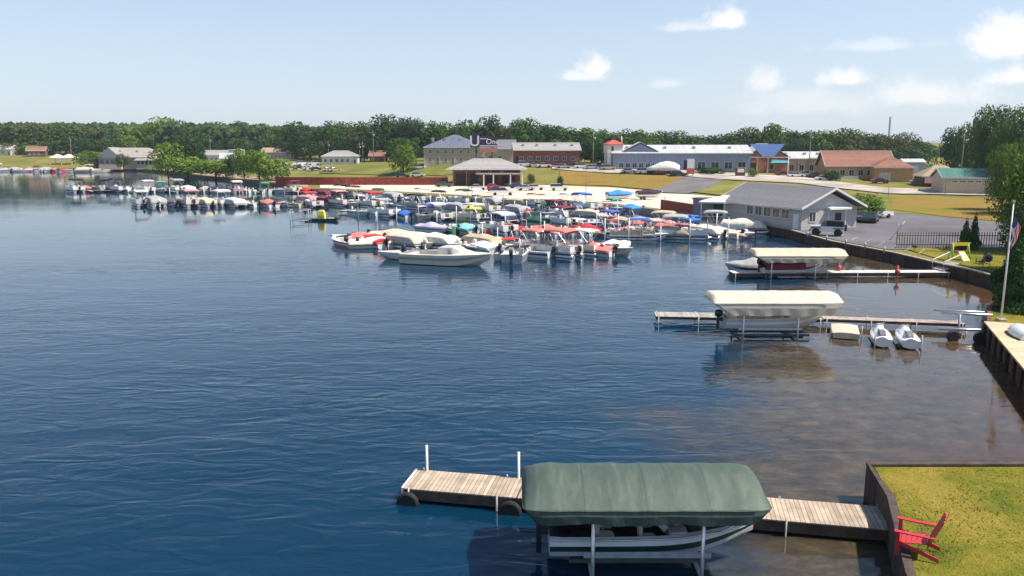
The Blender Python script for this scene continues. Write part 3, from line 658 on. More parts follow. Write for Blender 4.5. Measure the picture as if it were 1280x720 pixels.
def lift(label, x0, x1, yc, W, ez, rz_, skirt, fab, posts, boat, slope=None, rail_z=.75, floor=.25, ang=0, **kw):
    L = x1-x0; t = thing('boat_lift', label, 'boat lift', ((x0+x1)/2, yc, 0), ang)
    cm = canopy_mb(L, W, ez, rz_, skirt, **kw).build('canopy', fab, t)
    for sy in (-1, 1): MB().tube([(-L/2+.5+i*(L-1.0-(.6 if kw.get('bow_taper') else 0))/12, sy*(W/2+.012), ez+.005-.012*(i % 2)) for i in range(13)], .022, 5).build('eave_piping', fab, t)
    s = cm.modifiers.new('cloth', 'SOLIDIFY'); s.thickness = .02; s.offset = -1
    px = [p-(x0+x1)/2 for p in posts]; hw = W/2-.22
    for x in px:
        for sy in (-1, 1): MB().tube([(x, sy*hw, -1.3), (x, sy*hw, ez+.02)], .055, 8).build('post', M_ALU, t)
        MB().tube([(x, -hw, .1), (x, hw, .1)], .06, 6).build('cross_beam', M_GALV, t)
    for sy in (-1, 1):
        MB().box(px[0]-.25, px[-1]+.25, sy*(hw-.06)-.04, sy*(hw-.06)+.04, rail_z-.07, rail_z+.07).build('side_rail', M_ALU, t)
    fr = MB()
    for sy in (-1, 1): fr.tube([(-L/2+.3, sy*hw, ez-.04), (L/2-.3, sy*hw, ez-.04)], .03, 6)
    k = int(L/.9)
    for i in range(k+1):
        x = -L/2+.35+(L-.7)*i/k; fr.tube([(x, -hw, ez-.04), (x, -hw*.45, rz_-.12-(rz_-ez)*(.55 if i in (0, k) else .03)), (x, hw*.45, rz_-.12-(rz_-ez)*(.55 if i in (0, k) else .03)), (x, hw, ez-.04)], .02, 5)
    fr.build('canopy_frame', M_GALV, t)
    for sy in (-1, 1): MB().box(-L*.30, L*.28, sy*.55-.07, sy*.55+.07, floor-.12, floor).build('bunk', mat('bunk_carpet', (.10, .11, .11), .95), t)
    return t
def translucent(m, k):
    nt = m.node_tree; N = nt.nodes; L = nt.links; b = N['Principled BSDF']; tr = N.new('ShaderNodeBsdfTranslucent'); L.new(b.inputs['Base Color'].links[0].from_socket, tr.inputs[0])
    ms = N.new('ShaderNodeMixShader'); ms.inputs[0].default_value = k; L.new(b.outputs[0], ms.inputs[1]); L.new(tr.outputs[0], ms.inputs[2]); L.new(ms.outputs[0], N['Material Output'].inputs['Surface']); return m
def seams(m, period, dark=.72, off=.0):
    nt = m.node_tree; N = nt.nodes; L = nt.links; b = N['Principled BSDF']; src = b.inputs['Base Color'].links[0].from_socket
    tc = N.new('ShaderNodeTexCoord'); sp = N.new('ShaderNodeSeparateXYZ'); L.new(tc.outputs['Object'], sp.inputs[0]); d = N.new('ShaderNodeMath'); d.operation = 'PINGPONG'; L.new(sp.outputs[0], d.inputs[0]); d.inputs[1].default_value = period/2
    lt = N.new('ShaderNodeMath'); lt.operation = 'LESS_THAN'; L.new(d.outputs[0], lt.inputs[0]); lt.inputs[1].default_value = .022
    mx = N.new('ShaderNodeMixRGB'); mx.blend_type = 'MULTIPLY'; L.new(lt.outputs[0], mx.inputs[0]); L.new(src, mx.inputs[1]); mx.inputs[2].default_value = (dark, dark, dark, 1)
    # rain streaks and bird lime
    n = N.new('ShaderNodeTexNoise'); n.inputs['Scale'].default_value = 2.2; n.inputs['Detail'].default_value = 7; mp = N.new('ShaderNodeMapping'); mp.inputs['Scale'].default_value = (2.2, .35, .5); L.new(tc.outputs['Object'], mp.inputs[0]); L.new(mp.outputs[0], n.inputs['Vector'])
    mr = N.new('ShaderNodeMapRange'); mr.inputs['From Min'].default_value = .5; mr.inputs['From Max'].default_value = .75; mr.inputs['To Max'].default_value = .22; L.new(n.outputs[0], mr.inputs['Value'])
    m2 = N.new('ShaderNodeMixRGB'); L.new(mr.outputs[0], m2.inputs[0]); L.new(mx.outputs[0], m2.inputs[1]); m2.inputs[2].default_value = (.26, .25, .21, 1)
    L.new(m2.outputs[0], b.inputs['Base Color']); return m
fab_green = seams(mat('canopy_green', (.058, .088, .068), .6, var=.08, scale=.7, bump=.3, bscale=1.8), 1.72)
fab_white = translucent(seams(mat('canopy_white', (.80, .74, .62), .7, var=.05, scale=.7, bump=.14, bscale=1.6), 2.1, .85), .35)
fab_white2 = translucent(seams(mat('canopy_cream', (.76, .68, .52), .7, var=.07, scale=.7, bump=.14, bscale=1.6), 2.1, .85), .3)
lift('nearest boat lift, dark green fabric canopy on white posts', .28, 7.15, 22.1, 3.2, 2.2, 2.78, .42, fab_green, [2.25, 5.3], None, round_=.6, flat=.22, tl=.35, tr=.25)
# fishing boat in the near lift
fb = thing('fishing_boat', 'white and dark green fishing boat raised in the lift under the green canopy', 'fishing boat', (4.02, 22.02, .56), 0)
def fish():
    m = MB(); n = 17; L = 5.9; B = 2.0; R = []
    for i in range(n):
        t = i/(n-1); w = max(.03, B/2*(1-max(0, (t-.45)/.55)**2.0)); sh = .52+.12*t*t; kl = -.22+(.55)*max(0, (t-.7)/.3)**2; ch = -.05+.5*max(0, (t-.62)/.38)**1.8
        x = -L/2+L*t+(.1*t); op = .06 < t < .66; wi = max(.012, w-.14 if op else w*.8); fl = 0.02 if op else (sh-.10 if t > .5 else sh-.03)
        z1 = ch+(sh-ch)*.3; z2 = ch+(sh-ch)*.62
        half = [(0, kl), (w*.84, ch), (w*.92, z1), (w*.97, z2), (w, sh), (wi+.02, sh+.025), (wi, fl), (0, fl+.005)]
        R.append([(x, y, z) for y, z in half]+[(x, -y, z) for y, z in half[-2:0:-1]])
    N = 14; m.v = [tuple(p) for r in R for p in r]; mj = [1, 1, 2, 0, 0, 3, 3, 3, 3, 0, 0, 2, 1, 1]
    for i in range(n-1):
        for j in range(N):
            a = i*N+j; b = i*N+(j+1) % N; m.f.append((a, b, b+N, a+N)); m.m.append(mj[j]); m.sm.append(False)
    m.f.append(tuple(range(N))); m.m.append(0); m.sm.append(False); m.f.append(tuple((n-1)*N+k for k in range(N))); m.m.append(0); m.sm.append(False)
    return m
fish().build('hull', [paint('white'), paint('pale_grey'), mat('stripe_deep_green', (.012, .04, .028), .4), mat('boat_carpet', (.06, .06, .065), .95, var=.3)], fb)
MB().tube([(-2.9, -1.01, .50), (-1, -1.03, .52), (.6, -.98, .55), (1.9, -.70, .60), (3.0, -.06, .68), (1.9, .70, .60), (.6, .98, .55), (-1, 1.03, .52), (-2.9, 1.01, .50)], .03, 6).build('rub_rail', M_ALU, fb)
windshield_mb(.35, .55, .32, .5).build('windshield', M_WSHIELD, fb)
MB().cbox(.45, 1.0, -.8, -.2, .03, .62, .06).build('console', paint('pale_grey'), fb)
for x, y in ((-.1, -.5), (-.1, .45), (-1.3, -.35), (-1.3, .4)):
    s_ = MB(); s_.cbox(x-.24, x+.24, y-.22, y+.22, .28, .40, .05); s_.cbox(x-.30, x-.2, y-.21, y+.21, .4, .78, .04); s_.tube([(x, y, .03), (x, y, .28)], .04); s_.build('seat', M_SEAT, fb)
motor_parts(fb, -2.95, .58, M_MOTOR)
m = MB(); m.tube([(2.3, -.12, .66), (1.2, -.3, .72)], .035, 6); m.cbox(1.0, 1.35, -.42, -.2, .66, .8, .03); m.build('trolling_motor', M_MOTOR, fb)
# near dock
def near_dock():
    t = dock('dock', 'nearest dock, tan boards with two white pipe posts and black wheels, reaching lawn', (-3.55, 26.6), (11.9, 23.55), 1.65, .5, M_PLANK, posts=6, frame=.36)  # frame deepened so its dark timber stands in for shade under the dock
    L = math.hypot(15.45, 3.05)
    MB().box(-.07, -.003, -.83, .83, .30, .53).build('end_trim', M_WHITE, t)
    for x in (.35, 3.7): MB().tube([(x, .80, -1), (x, .80, 1.45)], .045, 8).build('tall_post', M_WPIPE, t)
    for x in (.2, 3.75): 
        w_ = MB(); w_.wheel((x, -.98, .05), .38, .22); w_.build('wheel', M_BLK, t)
    MB().box(3.92, 3.97, -.82, .82, .507, .515).build('board_gap', M_FRAMEW, t)
near_dock()
# middle lift and its pier
lift('middle boat lift, long white fabric canopy over a raised pale boat', 12.4, 20.6, 50.1, 3.0, 2.42, 2.84, .78, fab_white, [14.4, 17.8], None, round_=.3, flat=.45, bow_taper=.12, tl=1.0, tr=.6)
bo = runabout('pale boat raised under the long white canopy of the middle lift', (16.6, 50.1, .72), 0, 'pale_grey', 'white', 'beige', 'R', L=6.4, B=2.2); bo.scale = (1, 1, .8)
dock('dock', 'grey pier running behind the middle white lift toward the jet skis', (9.9, 54.6), (21.0, 53.6), 1.6, .5, M_PLANKG, posts=5)
dock('dock', 'narrow pink-grey pier from the jet skis to the flagpole deck', (21.1, 53.5), (29.8, 51.9), 1.0, .5, mat('pink_boards', (.42, .32, .27), .85, var=.2), posts=4)
for k, (px, py) in enumerate(((930, 404), (985, 409))):
    g = G(px, py); 
t = thing('float_platform', 'empty tan floating platform between the middle lift and the jet skis', 'float', (*G(1056, 418)[:2], 0), rad(70))
MB().loft([[(x, -.75, .05), (x, -.8, .38), (x, -.3, .44), (x, .3, .44), (x, .8, .38), (x, .75, .05)] for x in (-1.5, 1.3)]+[[(1.65, -.55, .12), (1.65, -.6, .33), (1.65, -.25, .36), (1.65, .25, .36), (1.65, .6, .33), (1.65, .55, .12)]]).build('float_body', mat('tan_plastic', (.62, .52, .38), .6, var=.1), t)
for s in (-1, 1): MB().tube([(-1.3, s*.9, -1), (-1.3, s*.9, .9)], .04).build('guide_pole', M_GALV, t)
def jetski(label, loc, rz):
    t = thing('jet_ski', label, 'jet ski', loc, rz)
    R = []
    for tt in [i/11 for i in range(12)]:
        w = max(.04, .6*(1-max(0, (tt-.35)/.65)**2.4)*(.9+.1*min(1, tt*6))); x = -1.6+3.2*tt; sh = .45+.18*tt; top_ = sh+(.10 if tt < .2 else .12+.22*math.sin(math.pi*min(1, (tt-.2)/.8)))
        R.append([(x, 0, -.05+.45*max(0, (tt-.7)/.3)**2), (x, w*.8, .05+.38*max(0, (tt-.65)/.35)**2), (x, w, sh-.08), (x, w*.93, sh), (x, w*.55, sh+.02), (x, w*.32, top_), (x, 0, top_+.04),
                  (x, -w*.32, top_), (x, -w*.55, sh+.02), (x, -w*.93, sh), (x, -w, sh-.08), (x, -w*.8, .05+.38*max(0, (tt-.65)/.35)**2)])
    MB().loft(R, True, True, 0, True).build('hull', paint('white'), t)
    R = []
    for x, w, z in ((-1.35, .16, .66), (-1.1, .22, .86), (-.5, .20, .80), (.1, .19, .84), (.35, .1, .80)): R.append([(x, -w, .56), (x, -w*.8, z), (x, w*.8, z), (x, w, .56)])
    MB().loft(R).build('seat', mat('grey_vinyl', (.16, .16, .17), .5), t)
    MB().loft([[(.3, -.24, .7), (.3, .24, .7), (.3, .2, .98), (.3, -.2, .98)], [(.8, -.26, .66), (.8, .26, .66), (.7, .12, 1.0), (.7, -.12, 1.0)], [(1.15, -.1, .62), (1.15, .1, .62), (1.1, .06, .7), (1.1, -.06, .7)]]).build('cowl', paint('pale_grey'), t)
    MB().tube([(.42, -.4, 1.0), (.5, 0, 1.03), (.42, .4, 1.0)], .03, 6).build('handlebar', M_MOTOR, t)
    return t
p = G(1099, 428); jetski('white jet ski beside the tan float, left one of the pair', (p.x, p.y, .12), rad(72))
p = G(1131, 430); jetski('white jet ski nearer the empty lift, right one of the pair', (p.x, p.y, .12), rad(76))
for q, lab in (((1117, 438), 'post'),):
    pass
t = thing('jet_ski_cradle', 'submerged dark cradle frame holding the two white jet skis', 'cradle', (p.x-.75, p.y+.0, 0), rad(73))
for y in (-1.35, -.1, 1.2): MB().box(-1.5, 1.5, y-.05, y+.05, -.15, .0).build('runner', M_FRAMEW, t)
for y in (-1.35, 1.2): MB().tube([(-1.4, y, -1), (-1.4, y, .95)], .04).build('guide_pole', M_GALV, t)
# empty lift with two beams
e0 = G(1176, 392, 1.6); t = thing('boat_lift', 'empty lift of two pale beams and black wheels beside the flagpole deck', 'boat lift', (0, 0, 0))
a, b = AT(1176, 391, 52.0), AT(1241, 394, 50.6); MB().tube([a, b], .09, 6).build('upper_beam', M_ALU, t); MB().tube([a+Vector((0, .9, 0)), b+Vector((0, .9, 0))], .07, 6).build('upper_beam', M_ALU, t)
a, b = AT(1172, 411, 50.2), AT(1240, 413, 49.4); MB().tube([a, b], .09, 6).build('lower_beam', M_ALU, t)
a = AT(1198, 392, 51.2); MB().tube([(a.x, a.y-.2, -1), (a.x, a.y-.2, a.z)], .07, 6).build('post', M_GALV, t); MB().tube([(a.x+.1, a.y-.9, -1), (a.x+.1, a.y-.9, a.z-.9)], .06, 6).build('post', M_GALV, t)
for px, py in ((1191, 426), (1224, 428)): g = G(px, py); MB().wheel((g.x, g.y, .28), .38, .25).build('wheel', M_BLK, t)
# deck by the flagpole
t = thing('dock', 'tan deck along the rusty seawall at the foot of the flagpole', 'dock', (0, 0, 0))
_w = (_n if _n.x > 0 else -_n)*2.0; _o = (_n if _n.x > 0 else -_n)*-.3
m = MB(); pts = [(q.x, q.y) for q in (_a+_o, _b+_o, _c+_o, _c+_w, _b+_w, _a+_w)]
m.add([(x, y, 1.22) for x, y in pts]+[(x, y, 1.12) for x, y in pts], [(0, 1, 4, 5), (1, 2, 3, 4), (6, 11, 10, 7), (7, 10, 9, 8)]+[(i, (i+1) % 6, 6+(i+1) % 6, 6+i) for i in range(6)])
m.build('deck', stripes('tan_boards', (.62, .48, .30), (.30, .2, .12), .15, 1, .1, .85, .1), t)
for i in range(7):
    q = i/6; x = _a.x+_o.x*.9+(_b.x-_a.x)*q; y = _a.y+_o.y*.9-.1+(_b.y-_a.y)*q; MB().box(x-.09, x+.09, y-.09, y+.09, -1, 1.117).build('post', M_BULK, t)
t = thing('dinghy', 'upturned white dinghy lying on the tan deck behind the flagpole', 'dinghy', (*G(1278, 420, 1.22)[:2], 1.23), rad(75))
MB().loft([[(x, w_*math.cos(a), .62*h*math.sin(a)) for a in [math.pi*k/8 for k in range(9)]] for x, w_, h in ((-1.3, .5, .75), (-.7, .66, .95), (0, .7, 1), (.8, .6, .95), (1.4, .25, .6), (1.55, .04, .2))], True, True, 0, True).build('hull', paint('white'), t)
MB().tube([(-1.35, -.55, .04), (0, -.74, .04), (.85, -.64, .04), (1.55, 0, .04), (.85, .64, .04), (0, .74, .04), (-1.35, .55, .04)], .04, 6).build('gunwale', mat('dark_trim', (.05, .05, .05), .6), t)
# flagpole with the drooping flag
t = thing('flagpole', 'tall white flagpole at the end of the tan deck', 'flagpole', (31.1, 50.0, 1.0))
MB().tube([(0, 0, 0), (0, 0, 7.5)], .07, 8, r2=.04).build('pole', M_WPIPE, t); MB().wheel((0, 0, 7.58), .1, .14, 8).build('finial', mat('gilt', (.5, .4, .15), .4, .6), t)
MB().cbox(-.25, .25, -.25, .25, 0, .18, .03).build('base', M_CONC, t)
fl = MB(); R = []
for i in range(14):
    z = 6.7-1.75*i/13; ww = .22+.42*math.sin(math.pi*min(1, .15+i/13*.9)); r = []
    for j in range(9): u = j/8; r.append((.08+ww*.72*u+.06*math.sin(i*.8), .10*math.sin(u*9+i*.5), z-.35*u))
    R.append(r)
fl.loft(R, False, False, 0, True)
m = fl; mm = []
for i in range(13):
    for j in range(8): mm.append(0 if (i < 5 and j < 4) else (1 if j % 2 else 2))
m.m = mm; fo = m.build('flag', [mat('flag_blue', (.05, .06, .25), .8), mat('flag_red', (.62, .10, .12), .8), mat('flag_white', (.80, .76, .74), .8)]); tag(fo, 'faded red white and blue flag drooping on the white flagpole', 'flag'); fo.location = (31.1, 50, 1.0)
sm = fo.modifiers.new('cloth', 'SOLIDIFY'); sm.thickness = .01
# far lift on its long pier
lift('farthest boat lift, cream fabric canopy above a red striped boat', 22.0, 30.6, 73.6, 3.1, 2.15, 2.62, .6, fab_white2, [23.6, 27.6], None, round_=.3, flat=.45, bow_taper=.15, tl=1.0, tr=.5)
runabout('red striped runabout hanging in the lift with the cream canopy', (25.9, 73.5, .5), 0, 'white', 'red', 'maroon', 'H', L=5.6, B=2.2)
A, B = G(1018, 341, .5), G(1183, 339, .5); dock('dock', 'long slim white pier from the cream canopy lift to the seawall', (A.x-7.5, A.y+.6), (B.x, B.y), 1.5, .5, mat('white_deck', (.60, .56, .50), .8, var=.1), posts=8, frame=.3)
A = G(938, 341, 0); runabout('small grey blue boat moored left of the farthest lift', (A.x, A.y+.4, 0), rad(175), 'pale_grey', 'navy', 'grey', 'C', L=4.6, B=1.8)
for px, py in ((1048, 345), (1121, 350)):
    g = G(px, py); t = thing('red_buoy_post', 'red post with round float beside the slim white pier, %s' % ('nearer the lift' if px < 1100 else 'nearer the seawall'), 'mooring post', (g.x, g.y, 0))
    MB().tube([(0, 0, -1), (0, 0, 1.35)], .07, 8).build('post', mat('red_paint', (.45, .05, .05), .6), t)
    MB().loft([[(.24*math.sin(a)*math.cos(b), .24*math.sin(a)*math.sin(b), .75+.3*math.cos(a)) for b in [2*math.pi*k/8 for k in range(8)]] for a in (.05, .6, 1.2, 1.8, 2.4, 3.05)], True, True, 0, True).build('float', mat('red_float', (.55, .07, .07), .5), t)
A = G(1172, 338, .5); t = thing('ramp', 'pale wooden gangway climbing from the slim white pier to the seawall', 'gangway', (A.x, A.y, 0), .15)
MB().loft([[(0, -.8, .5), (0, .8, .5), (0, .8, .6), (0, -.8, .6)], [(1.7, -.8, 1.15), (1.7, .8, 1.15), (1.7, .8, 1.25), (1.7, -.8, 1.25)]]).build('ramp_boards', M_PLANKG, t)
for s in (-1, 1): MB().tube([(0, s*.8, .6), (0, s*.8, 1.4), (1.7, s*.8, 2.1), (1.7, s*.8, 1.2)], .04).build('handrail', M_WPIPE, t)
# red chair on the near lawn
def adirondack(label, loc, rz, col):
    t = thing('garden_chair', label, 'chair', loc, rz); c = mat('chair_'+col, RGB[col], .5, var=.08)
    m = MB()
    for k in range(6): m.box(-.28+k*.11, -.28+k*.11+.095, -.30, .30, .36-.02*k, .385-.02*k)
    m.build('seat', c, t)
    m = MB(); Mx = Matrix.Translation((-.30, 0, .28)) @ Matrix.Rotation(rad(-22), 4, 'Y')
    for k in range(6): y = -.3+k*.102; m.box(-.012, .012, y, y+.088, 0, .74+.10*math.sin(math.pi*(k+.5)/6), 0, Mx)
    m.build('backrest', c, t)
    for s in (-1, 1):
        MB().box(-.42, .40, s*.38-.06, s*.38+.06, .58, .605).build('armrest', c, t)
        MB().box(.28, .36, s*.36-.02, s*.36+.02, 0, .577).build('leg', c, t)
        MB().loft([[(.3, s*.325-.012, .36), (.3, s*.325+.012, .36), (.3, s*.325+.012, .26), (.3, s*.325-.012, .26)], [(-.55, s*.325-.012, .10), (-.55, s*.325+.012, .10), (-.55, s*.325+.012, .0), (-.55, s*.325-.012, .0)]]).build('rear_leg', c, t)
    return t
g = G(1143, 690, 1.2); ch = adirondack('bright red slatted garden chair on the nearest lawn by its dock', (g.x-.05, g.y, 1.22), rad(150), 'red'); ch.scale = (1.15, 1.15, 1.15)

# ============================================================ buildings
M_ROOFG = stripes('shingles_dark_grey', (.19, .185, .20), (.10, .10, .11), .5, 1, .1, .9, .08); M_ROOFL = stripes('shingles_light_grey', (.34, .32, .31), (.22, .2, .2), .5, 1, .1, .9, .1)
M_ROOFB = stripes('shingles_brown', (.30, .14, .095), (.15, .07, .05), .5, 1, .1, .9, .12); M_ROOFBL = stripes('metal_roof_slate', (.13, .145, .20), (.07, .08, .11), .6, 0, .1, .6, .06)
M_ROOFW = stripes('metal_roof_pale', (.50, .50, .50), (.34, .34, .34), .9, 0, .08, .6, .06); M_ROOFT = stripes('metal_roof_teal', (.06, .19, .15), (.03, .11, .09), .8, 0, .1, .5, .08)
M_ROOFTAN = mat('shingles_tan', (.40, .30, .20), .9, var=.15)
def siding(n, c): return stripes('siding_'+n, c, tuple(x*.6 for x in c), .25, 2, .12, .85, .05)
W_GREY = siding('grey', (.50, .475, .45)); W_WHITE = siding('white', (.66, .64, .60)); W_BEIGE = siding('beige', (.46, .39, .31)); W_BRICK = mat('brick_red', (.30, .10, .07), .9, var=.25, scale=2)
W_BLUE = stripes('metal_wall_blue', (.26, .31, .42), (.16, .2, .28), .5, 0, .12, .6, .06); W_TAN = mat('stucco_tan', (.56, .44, .32), .9, var=.12); W_ORANGE = mat('stucco_orange', (.58, .33, .17), .9, var=.15); W_RUST = mat('red_boards', (.28, .05, .035), .9, var=.3, scale=1.5)
W_STONE = mat('pale_stone', (.42, .37, .31), .9, var=.3, scale=1.2); W_BROWN = siding('brown', (.16, .09, .06))
M_TRIM = mat('trim_white', (.72, .71, .68), .6, var=.06)
def house(name, label, loc, rz, w, d, h, roof='hip', rh=2.5, wall=W_WHITE, rm=M_ROOFG, wins=(), over=.45, cat='house', doors=(), group=None, ridge='x', scale=1):
    """wins: (face f/r/l, u from the face centre, sill z, width, height); doors the same without sill"""
    t = thing(name, label, cat, loc, rz, group)
    MB().box(-w/2, w/2, -d/2, d/2, -2.0, h).build('wall', wall, t)
    W, D = w/2+over, d/2+over; r = MB()
    if roof == 'hip':
        if w >= d: rg = [(-W+D, 0), (W-D, 0)]
        else: rg = [(0, -D+W), (0, D-W)]
        vs = [(-W, -D, h), (W, -D, h), (W, D, h), (-W, D, h), (rg[0][0], rg[0][1], h+rh), (rg[1][0], rg[1][1], h+rh), (-W, -D, h+.2), (W, -D, h+.2), (W, D, h+.2), (-W, D, h+.2)]
        vs = [(x, y, z+.003) for x, y, z in vs]
        if w >= d: fs = [(6, 7, 5, 4), (7, 8, 5), (8, 9, 4, 5), (9, 6, 4)]
        else: fs = [(6, 7, 4), (7, 8, 5, 4), (8, 9, 5), (9, 6, 4, 5)]
        r.add(vs, fs+[(0, 3, 2, 1), (0, 1, 7, 6), (1, 2, 8, 7), (2, 3, 9, 8), (3, 0, 6, 9)])
    elif roof == 'gable':
        th = .2
        if ridge == 'x':
            r.loft([[(x, -D, h), (x, 0, h+rh), (x, D, h), (x, D, h+th), (x, 0, h+rh+th), (x, -D, h+th)] for x in (-W, W)])
            for s in (-1, 1): MB().loft([[(s*(w/2-.15), -d/2+.02, h-.01), (s*(w/2-.15), d/2-.02, h-.01), (s*(w/2-.15), 0, h+rh*(d/2)/D-.1)], [(s*w/2, -d/2+.02, h-.01), (s*w/2, d/2-.02, h-.01), (s*w/2, 0, h+rh*(d/2)/D-.1)]]).build('gable', wall, t)
        else:
            r.loft([[(-W, y, h), (0, y, h+rh), (W, y, h), (W, y, h+th), (0, y, h+rh+th), (-W, y, h+th)] for y in (-D, D)])
            for s in (-1, 1): MB().loft([[(-w/2+.02, s*(d/2-.15), h-.01), (w/2-.02, s*(d/2-.15), h-.01), (0, s*(d/2-.15), h+rh*(w/2)/W-.1)], [(-w/2+.02, s*d/2, h-.01), (w/2-.02, s*d/2, h-.01), (0, s*d/2, h+rh*(w/2)/W-.1)]]).build('gable', wall, t)
    else:
        r.box(-w/2-.1, w/2+.1, -d/2-.1, d/2+.1, h+.003, h+rh)
    ro = r.build('roof', rm, t)
    if roof != 'flat':
        [MB().box(-W, W, min(s*D+s*.003, s*D+s*.05), max(s*D+s*.003, s*D+s*.05), h-.05, h+.2).build('fascia', M_TRIM, t) for s in (-1, 1)]
    if roof == 'gable' and ridge == 'x':
        for sx in (-1, 1): MB().loft([[(sx*W+sx*e, -D, h-.06), (sx*W+sx*e, 0, h+rh-.06), (sx*W+sx*e, D, h-.06), (sx*W+sx*e, D, h+.24), (sx*W+sx*e, 0, h+rh+.24), (sx*W+sx*e, -D, h+.24)] for e in (.004, .06)]).build('rake_trim', M_TRIM, t)
    if w > 19:
        rv = random.Random(int(w*10))
        for i in range(4): xv = -w*.38+w*.25*i+rv.uniform(-.8, .8); zr = h+rh*(1-(D*.45)/D); MB().cbox(xv-.45, xv+.45, -D*.45-.4, -D*.45+.4, zr-.5, zr+.85, .06).build('roof_vent', M_GALV, t)
    def face(fc, u, y):
        if fc == 'f': return Matrix.Translation((u, -d/2, 0))
        if fc == 'r': return Matrix.Translation((w/2, u, 0)) @ Matrix.Rotation(math.pi/2, 4, 'Z')
        return Matrix.Translation((-w/2, u, 0)) @ Matrix.Rotation(-math.pi/2, 4, 'Z')
    for fc, u, z, ww, hh in wins:
        Mx = face(fc, u, z); f = MB(); e = .09
        for a in ((-ww/2, -ww/2+e, z, z+hh), (ww/2-e, ww/2, z, z+hh), (-ww/2+e, ww/2-e, z, z+e), (-ww/2+e, ww/2-e, z+hh-e, z+hh), (-.03, .03, z+e, z+hh-e)): f.box(a[0], a[1], -.07, .03, a[2], a[3], 0, Mx)
        fo = f.build('window', M_TRIM, t); MB().box(-ww/2+.03, ww/2-.03, -.03, .02, z+.03, z+hh-.03, 0, Mx).build('pane', M_GLASS, fo)
    for fc, u, ww, hh, dm in doors:
        Mx = face(fc, u, 0); do = MB().box(-ww/2, ww/2, -.05, .03, .02, hh, 0, Mx).build('door', dm, t); MB().box(ww/2-.22, ww/2-.14, -.1, -.053, hh*.45, hh*.5, 0, Mx).build('handle', M_ALU, do)
    return t
def on(px, py): g = GT(px, py); return (g.x, g.y, g.z)
D_W = M_WHITE; D_B = mat('door_brown', (.16, .08, .05), .7); D_D = mat('dark_opening', (.03, .03, .035), .8); D_G = mat('garage_door', (.60, .57, .52), .7)

# dark grey roofed marina store: its long front faces the water, the entry gable faces east
A = G(903, 275, 1.0); B = G(1001, 288, 1.0); SW = (B-A).length; srz = math.atan2(B.y-A.y, B.x-A.x); SD = 9.6; dn = Vector((-math.sin(srz), math.cos(srz), 0)); sc_ = (A+B)/2+dn*SD/2
store = house('marina_store', 'grey marina store with broad dark grey roof and row of windows', (sc_.x, sc_.y, 1.0), srz, SW, SD, 2.8, 'gable', 2.5, W_GREY, M_ROOFG,
      [('f', SW/2-10.2+i*1.8, 1.3, 1.5, 1.3) for i in range(5)]+[('r', -3.0, 1.0, 1.2, 1.4)], cat='store', ridge='x', over=.9, doors=[('r', 1.5, 1.1, 2.1, D_D), ('f', SW/2-1.0, 1.0, 2.1, D_W)])
for o_ in store.children:
    if o_.name.startswith('gable'): o_.data.materials[0] = W_WHITE
t = thing('awning', 'white flat canopy over the entrance of the grey marina store', 'awning', (*(G(1031, 284, 1.0))[:2], 1.0), srz)
MB().loft([[(-2.7, -1.9, 2.6), (2.7, -1.9, 2.6), (2.7, 1.9, 2.6), (-2.7, 1.9, 2.6)], [(-2.7, -1.9, 2.85), (2.7, -1.9, 2.85), (2.7, 1.9, 2.85), (-2.7, 1.9, 2.85)], [(-1.6, -.8, 3.2), (1.6, -.8, 3.2), (1.6, .8, 3.2), (-1.6, .8, 3.2)]]).build('roof', M_WHITE, t)
for x in (-2, 0, 2):
    for y in (-1.5, 1.5): MB().box(x-.08, x+.08, y-.08, y+.08, 0, 2.597).build('post', M_WHITE, t)
def gazebo(label, loc, rz, w, d):
    t = thing('gazebo', label, 'gazebo', loc, rz)
    MB().loft([[(-w/2*k, -d/2*k, z), (w/2*k, -d/2*k, z), (w/2*k, d/2*k, z), (-w/2*k, d/2*k, z)] for z, k in ((2.5, 1), (2.72, 1), (3.6, .12))]).build('roof', M_WHITE, t)
    for x in (-1, 0, 1):
        for y in (-1, 1): MB().box(x*w*.45-.07, x*w*.45+.07, y*d*.44-.07, y*d*.44+.07, 0, 2.497).build('post', M_WHITE, t)
    MB().box(-w/2+.5, w/2-.5, d*.30, d*.34, 0, 2.3).build('back_wall', mat('green_screen', (.02, .16, .12), .8), t)
    r = MB()
    for z in (.5, 1.0): r.box(-w*.45, w*.45, -d*.45, -d*.43, z, z+.08)
    r.build('railing', M_WHITE, t); MB().box(-w/2, w/2, -d/2, d/2, -.9, 0).build('floor_deck', M_PLANKG, t); return t
g = G(907, 275, 1.1); gazebo('open gazebo with white hipped roof over dark green screen beside the marina store', (g.x+.4, g.y+1.2, 1.1), rad(-22), 7.6, 5)
t = thing('shed', 'small grey block shed between the red retaining wall and the gazebo', 'shed', (*G(881, 272, 1.0)[:2], 1.0), rad(-25))
MB().box(-1.6, 1.6, -1.5, 1.5, -.5, 2.9).build('wall', mat('grey_block', (.30, .29, .33), .9, var=.15), t); MB().box(-1.75, 1.75, -1.65, 1.65, 2.903, 3.1).build('roof', M_ROOFG, t)
a, b = GT(826, 261), GT(872, 269)
wallstrip('retaining_wall', 'bright brick red retaining wall at the end of the sandy lot', [(a.x, a.y-.9), (b.x, b.y-.9)], 2.6, .5, mat('red_wall', (.40, .075, .05), .85, var=.2), bottom=-1, cap=M_CAP, cat='retaining wall')

# red wall by the lawn left of the pavilion
a, b, c = GT(345, 231), GT(430, 231.5), GT(560, 231.5)
wallstrip('retaining_wall', 'long low dark red board wall between the lawn and the sandy lot', [(a.x, a.y), (b.x, b.y), (c.x, c.y)], 3.2, .4, W_RUST, bottom=0, cat='retaining wall')

def posts(t, xs, y, z0, z1, m, r=.15):
    for x in xs: MB().box(x-r, x+r, y-r, y+r, z0, z1).build('column', m, t)
